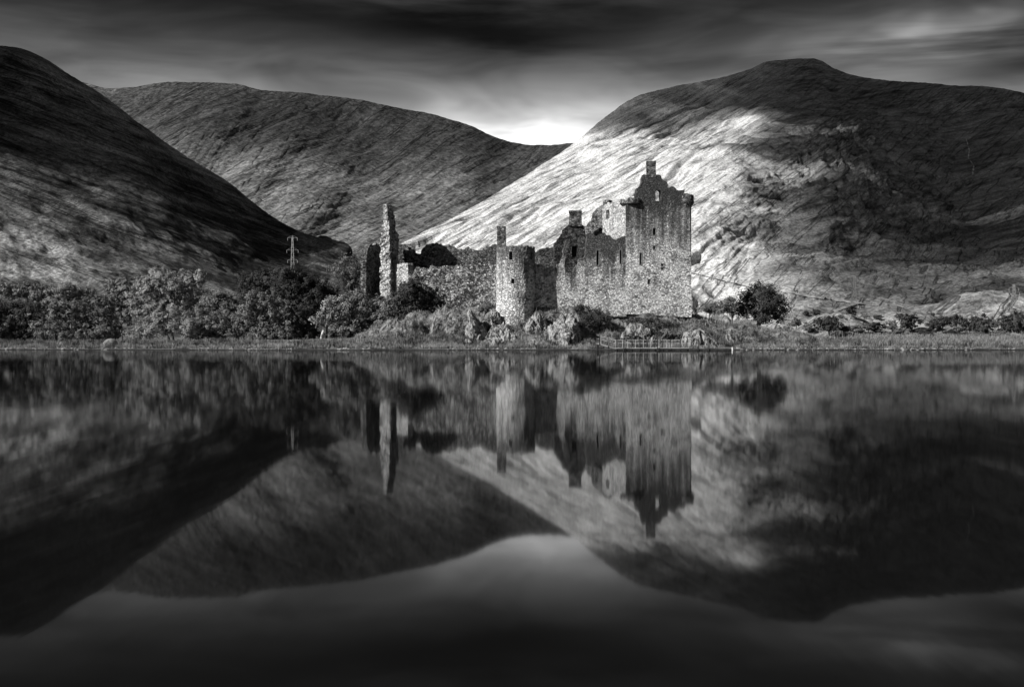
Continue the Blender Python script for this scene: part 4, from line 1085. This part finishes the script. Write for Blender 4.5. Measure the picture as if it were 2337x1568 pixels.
Fq = np.array([(0,1,4),(1,2,4),(2,3,4),(3,0,4),(1,0,5),(2,1,5),(3,2,5),(0,3,5)])
st_ = link_mesh('shore_pebbles', np_mesh('shore_pebbles', V.reshape(-1, 3), (Fq[None] + (np.arange(k) * 6)[:, None, None]).reshape(-1, 3), False), ROCK)
tagged(st_, kind='stuff')

# ------------------------------------------------------------------ pontoon with railings
def P6(x, y): return 1294.2 + 0.1978 * x, 628.6 + 0.1978 * y
tm, n = mat('weathered_timber')
oc = n.objco()
n.surface(n.grey(n.rng(n.noise(n.mapping(oc, scale=(0.6, 6, 6)), 1.0, 5, 0.6), 0.3, 0.7, 0.09, 0.33)), 0.8, n.noise(n.mapping(oc, scale=(1, 9, 9)), 1.0), 0.02)
dm, n = mat('tarred_timber')
n.surface(n.grey(n.rng(n.noise(n.objco(), 3.0), 0.3, 0.7, 0.008, 0.03)), 0.7)
sm, n = mat('galvanised_steel')
n.surface(n.grey(n.rng(n.noise(n.objco(), 1.5), 0.3, 0.7, 0.20, 0.35)), 0.5)
wm, n = mat('white_paint')
n.surface(n.grey(n.rng(n.noise(n.objco(), 4.0), 0.3, 0.7, 0.6, 0.8)), 0.6)
def boxmesh(name, a, b, material, parent, bev=0.015):
    bm = bmesh.new()
    (x0, y0, z0), (x1, y1, z1) = a, b
    box_bm(bm, [Vector(p) for p in ((x0,y0,z0),(x1,y0,z0),(x1,y0,z1),(x0,y0,z1),(x0,y1,z0),(x1,y1,z0),(x1,y1,z1),(x0,y1,z1))])
    bmesh.ops.recalc_face_normals(bm, faces=bm.faces)
    bmesh.ops.bevel(bm, geom=list(bm.edges), offset=bev, segments=1, affect='EDGES')
    me = bpy.data.meshes.new(name); bm.to_mesh(me); bm.free()
    return link_mesh(name, me, material, parent)
def tube(name, pts, r, material, parent, nseg=8):
    V, Fc = tube_np([[(Vector(p), r) for p in pts]], nseg)
    return link_mesh(name, np_mesh(name, [tuple(v) for v in V], Fc), material, parent)
PY = 158.0
jx0, jx1, jx2 = xat(1406, PY), xat(1572, PY), xat(1669, PY)
pont = empty('pontoon', (jx0, PY, 0.0)); tagged(pont, 'long low timber pontoon with railings and a sloping gangway on the shore', 'pontoon')
boxmesh('deck', (jx0, PY, 0.26), (jx1, PY + 2.2, 0.36), tm, pont)
boxmesh('float', (jx0 + 0.3, PY + 0.1, -0.25), (jx1 - 0.1, PY + 2.1, 0.255), dm, pont)
boxmesh('landing_stage', (jx1 + 0.02, PY - 0.1, -0.2), (jx2, PY + 2.4, 0.24), dm, pont)
# gangway up to the bank
gx0 = xat(1362, PY + 1.0); bm = bmesh.new()
box_bm(bm, [Vector(p) for p in ((gx0, PY + .1, .86), (jx0 - .02, PY + .1, .20), (jx0 - .02, PY + .1, .34), (gx0, PY + .1, 1.06), (gx0, PY + 1.9, .86), (jx0 - .02, PY + 1.9, .20), (jx0 - .02, PY + 1.9, .34), (gx0, PY + 1.9, 1.06))])
bmesh.ops.recalc_face_normals(bm, faces=bm.faces)
me = bpy.data.meshes.new('gangway'); bm.to_mesh(me); bm.free(); link_mesh('gangway', me, tm, pont)
boxmesh('support_beam', (gx0 - 0.1, PY + .2, -0.6), (gx0 + 0.25, PY + 1.8, 0.855), dm, pont)
def walk_z(x): return 0.36 if x >= jx0 else 0.34 + (jx0 - x) / (jx0 - gx0) * 0.72
for side, (yy, m_) in enumerate(((PY + 0.06, dm), (PY + 2.1, tm))):
    xsP = [375, 475, 573, 655, 748, 838, 920, 1012, 1103, 1195, 1305, 1385] if side == 0 else [390, 480, 560, 640, 700, 790, 880, 965, 1060, 1150, 1210, 1330, 1400]
    for zx in xsP:
        x = xat(P6(zx, 0)[0], yy); b = walk_z(x)
        boxmesh('post', (x - .045, yy - .04, b - 0.3), (x + .045, yy + .04, b + 1.12), m_, pont, 0.008)
    for hh in (1.08, 0.62):
        pts = [(gx0, yy + .05, walk_z(gx0) + hh), (jx0, yy + .05, walk_z(jx0) + hh), (xat(P6(1400, 0)[0], yy), yy + .05, 0.36 + hh)]
        tube('rail', pts, 0.03, tm if side else sm, pont)
for zx, top in ((345, 1.75), (655, 1.95), (1043, 1.98), (1515, 1.45), (1635, 1.35)):
    x = xat(P6(zx, 0)[0], PY - 0.12)
    tube('pile', [(x, PY - 0.16, -1.0), (x, PY - 0.16, top)], 0.055, dm, pont)
mp = empty('mooring_post', (xat(1670.4, PY), PY - 0.3, 0)); tagged(mp, 'short white post standing in the water at the pontoon end', 'post')
tube('shaft', [(mp.location.x, mp.location.y, -0.8), (mp.location.x, mp.location.y, 0.42)], 0.06, wm, mp)
tube('cap', [(mp.location.x, mp.location.y, 0.42), (mp.location.x, mp.location.y, 0.47)], 0.085, wm, mp)

# ------------------------------------------------------------------ dome tent on the left shore
tx, tY = xat(252, 171.5), 171.5; tzg = float(ground_z(tx, tY)) - 0.02
tent = empty('dome_tent', (tx, tY, tzg)); tagged(tent, 'small pale dome tent pitched on the shore grass before dark bushes', 'tent')
ctm, n = mat('tent_cloth')
n.surface(n.grey(n.rng(n.noise(n.objco(), 1.2), 0.3, 0.7, 0.12, 0.18)), 0.8, n.noise(n.objco(), 3.0), 0.05)
ddm, n = mat('tent_dark_cloth')
n.surface(n.grey(n.rng(n.noise(n.objco(), 2.0), 0.3, 0.7, 0.05, 0.09)), 0.8)
TRx, TRz = 1.2, 1.12
def dome_pt(a, e, k=1.0):
    pin = 1 - 0.05 * abs(math.sin(3 * a)) * math.cos(e)
    return (tx + TRx * k * pin * math.cos(e) * math.cos(a), tY + TRx * k * pin * math.cos(e) * math.sin(a), tzg + TRz * k * math.sin(e) ** 0.9)
na, ne = 48, 14
V = [dome_pt(2 * math.pi * i / na, (math.pi / 2) * j / ne) for j in range(ne + 1) for i in range(na)]
Fc = [(j*na + i, j*na + (i+1) % na, (j+1)*na + (i+1) % na, (j+1)*na + i) for j in range(ne) for i in range(na)]
link_mesh('canopy', np_mesh('canopy', V, Fc), ctm, tent)
a0 = -math.pi / 2
V = [dome_pt(a0 + (t_ - .5) * 0.9 * (1 - j / 9.0), 0.02 + j * 0.1, 1.02) for j in range(9) for t_ in np.linspace(0, 1, 7)]
link_mesh('door', np_mesh('door', V, grid_faces(7, 9)), ddm, tent)
for a in (0.6, -0.6, math.pi - 0.6, math.pi + 0.6):
    tube('tent_pole', [dome_pt(a, e, 1.015) for e in np.linspace(0, math.pi / 2, 12)], 0.02, ddm, tent, 6)

# ------------------------------------------------------------------ rail fence by the shore trees
fe = empty('rail_fence', (*gbase(835, 168.6)[:2], gbase(835, 168.6)[2])); tagged(fe, 'thin leaning rail fence between shore trees and castle knoll', 'fence')
for px in (823, 858, 905):
    b = gbase(px, 168.6); boxmesh('post', (b[0] - .05, b[1] - .05, b[2] - .3), (b[0] + .05, b[1] + .05, b[2] + 1.1), tm, fe, 0.01)
for (pa, ha), (pm, hm), (pb, hb) in (((818, .75), (840, .66), (866, .8)), ((866, .98), (885, 1.0), (908, 1.05)), ((820, .35), (860, .3), (906, .45))):
    tube('rail', [(*gbase(p_, 168.55)[:2], gbase(p_, 168.55)[2] + h_) for p_, h_ in ((pa, ha), (pm, hm), (pb, hb))], 0.035, tm, fe)

# ------------------------------------------------------------------ pylons
pm1, n = mat('bright_steel'); n.surface(n.grey(0.75), 0.4)
pm2, n = mat('dull_steel'); n.surface(n.grey(0.22), 0.5)
gmn, n = mat('glass_insulator'); n.surface(n.grey(0.8), 0.2)
def pylon(label, px, py_top, P, m, r, arms, half):
    Y = P.y; top = CAMZ + (775 - py_top) / F * Y; base = P.z - 0.5; H = top - base; x0 = xat(px, Y); k = Y / F
    root = empty('pylon', (x0, Y, base)); tagged(root, label, 'pylon')
    wd = lambda t: half * (1 - t) ** 1.5 + 0.3 + 0.35 * (1 - t)
    paths = []; N = 9
    for sx, sy in ((1, 1), (1, -1), (-1, 1), (-1, -1)):
        paths.append([(Vector((x0 + sx * wd(t), Y + sy * wd(t), base + H * t)), r) for t in np.linspace(0, 0.97, N)])
    for i in range(N - 1):
        t0, t1 = i / (N - 1) * 0.97, (i + 1) / (N - 1) * 0.97
        for (ax, ay), (bx, by) in (((1, -1), (-1, -1)), ((-1, -1), (1, -1)), ((1, 1), (1, -1)), ((-1, 1), (-1, -1))):
            paths.append([(Vector((x0 + ax * wd(t0), Y + ay * wd(t0), base + H * t0)), r * 0.6), (Vector((x0 + bx * wd(t1), Y + by * wd(t1), base + H * t1)), r * 0.6)])
    paths.append([(Vector((x0, Y, base + H * 0.9)), r), (Vector((x0, Y, top)), r * 0.8)])
    V, Fc = tube_np(paths, 4); link_mesh('lattice_mast', np_mesh('lattice_mast', [tuple(v) for v in V], Fc, False), m, root)
    for py, hw in arms:
        z = CAMZ + (775 - py) / F * Y; w_ = hw * k
        V, Fc = tube_np([[(Vector((x0 - w_, Y, z)), r * 0.8), (Vector((x0 + w_, Y, z)), r * 0.8)], [(Vector((x0 - w_, Y, z)), r * 0.6), (Vector((x0, Y, z + w_ * 0.5)), r * 0.6), (Vector((x0 + w_, Y, z)), r * 0.6)]], 4)
        link_mesh('cross_arm', np_mesh('cross_arm', [tuple(v) for v in V], Fc, False), m, root)
        for sgn in (-1, 1):
            tube('insulator', [(x0 + sgn * w_, Y, z - 0.05), (x0 + sgn * w_, Y, z - 6.5 * k)], r * 1.4, gmn if m is pm1 else m, root, 6)
pylon('bright steel pylon behind the broad dark tree, with three pairs of insulators', 667.5, 537.5, left_hill.see(667, 650), pm1, 0.055, [(543, 11), (571, 13), (594, 11)], 0.8)
pylon('faint grey pylon on the lower slope right of the lone oak', 1949.5, 628, mountain.see(1949, 698), pm2, 0.07, [(641, 12), (655, 16), (667, 12)], 0.8)
pylon('dim thin pylon at the right edge, near the pale knoll', 2314, 648, mountain.see(2314, 713), pm2, 0.05, [(658, 11), (668, 13), (680, 11)], 0.5)

# ------------------------------------------------------------------ pale knoll, tracks, field wall and streams on the slopes
def kn_relief(P, px, py, v): return fbm(P[..., 0] / 14, P[..., 1] / 14, P[..., 2] / 8, 4) * 0.5
knoll_hill = Hill('pasture_knoll', ([2080, 2105, 2140, 2172, 2205, 2240, 2275, 2310, 2350, 2420], [726, 718, 711, 704, 696, 695, 702, 709, 713, 716]), ([2080, 2420], [650, 650]),
     ([2080, 2420], [760, 760]), ([2080, 2420], [480, 470]), (2082, 2418), 120, 50, None, kn_relief, 1.0,
     hill_material('pasture', math.radians(10), 0.14, 0.40, (0.08, 0.45), 0.34, 0.60, 0.0, 0.5, 2.0), back=0.12)
tagged(knoll_hill.o, kind='structure')
trm, n = mat('track_gravel')
n.surface(n.grey(n.rng(n.noise(n.objco(), 0.4), 0.3, 0.7, 0.16, 0.32)), 0.95)
stm, n = mat('stream_foam')
n.surface(n.grey(n.rng(n.noise(n.objco(), 0.15, 4), 0.42, 0.58, 0.12, 0.75)), 0.6)
def draped(name, hill, pts, half, material, lift):
    P = []
    for (ax, ay), (bx, by) in zip(pts[:-1], pts[1:]):
        k = max(2, int(math.hypot(bx - ax, by - ay) / 2.5))
        P += [hill.see(ax + (bx - ax) * j / k, ay + (by - ay) * j / k) for j in range(k)]
    V = []
    for i, p in enumerate(P):
        a, b = P[max(i - 2, 0)], P[min(i + 2, len(P) - 1)]
        t = (b - a).normalized(); s_ = t.cross(Vector((0, -0.6, 0.8))).normalized() * half * (0.7 + 0.5 * random.random())
        u = Vector((0, -0.6, 0.8)) * lift
        V += [p + u - s_, p + u + s_]
    Fc = [(2*i, 2*i+1, 2*i+3, 2*i+2) for i in range(len(P) - 1)]
    o = link_mesh(name, np_mesh(name, [tuple(v) for v in V], Fc), material); return tagged(o, kind='structure')
draped('track', mountain, [(1800, 668), (1828, 676), (1864, 681), (1905, 687), (1949, 694), (1975, 698)], 1.3, trm, 0.9)
draped('track', mountain, [(1952, 695), (1925, 705), (1900, 714)], 1.1, trm, 0.8)
draped('stream', mountain, [(2205, 320), (2212, 345), (2209, 362), (2222, 380), (2218, 410)], 1.2, stm, 1.5)
wl = []
ptsW = [(1578, 624), (1610, 632), (1640, 640), (1690, 652), (1720, 660)]
for (ax, ay), (bx, by) in zip(ptsW[:-1], ptsW[1:]):
    wl += [mountain.see(ax + (bx - ax) * j / 12, ay + (by - ay) * j / 12) for j in range(12)]
V = []
for p in wl: V += [p + Vector((0, -.4, -1.5)), p + Vector((0, .4, -1.5)), p + Vector((0, .3, 0.8)), p + Vector((0, -.3, 0.8))]
Fc = []
for i in range(len(wl) - 1):
    for k_ in range(4): Fc.append((4*i + k_, 4*i + (k_+1) % 4, 4*i + 4 + (k_+1) % 4, 4*i + 4 + k_))
fw = link_mesh('field_wall', np_mesh('field_wall', [tuple(v) for v in V], Fc, False), ST_DARK)
tagged(fw, 'dark drystone wall running down the bright slope behind the keep', 'wall')
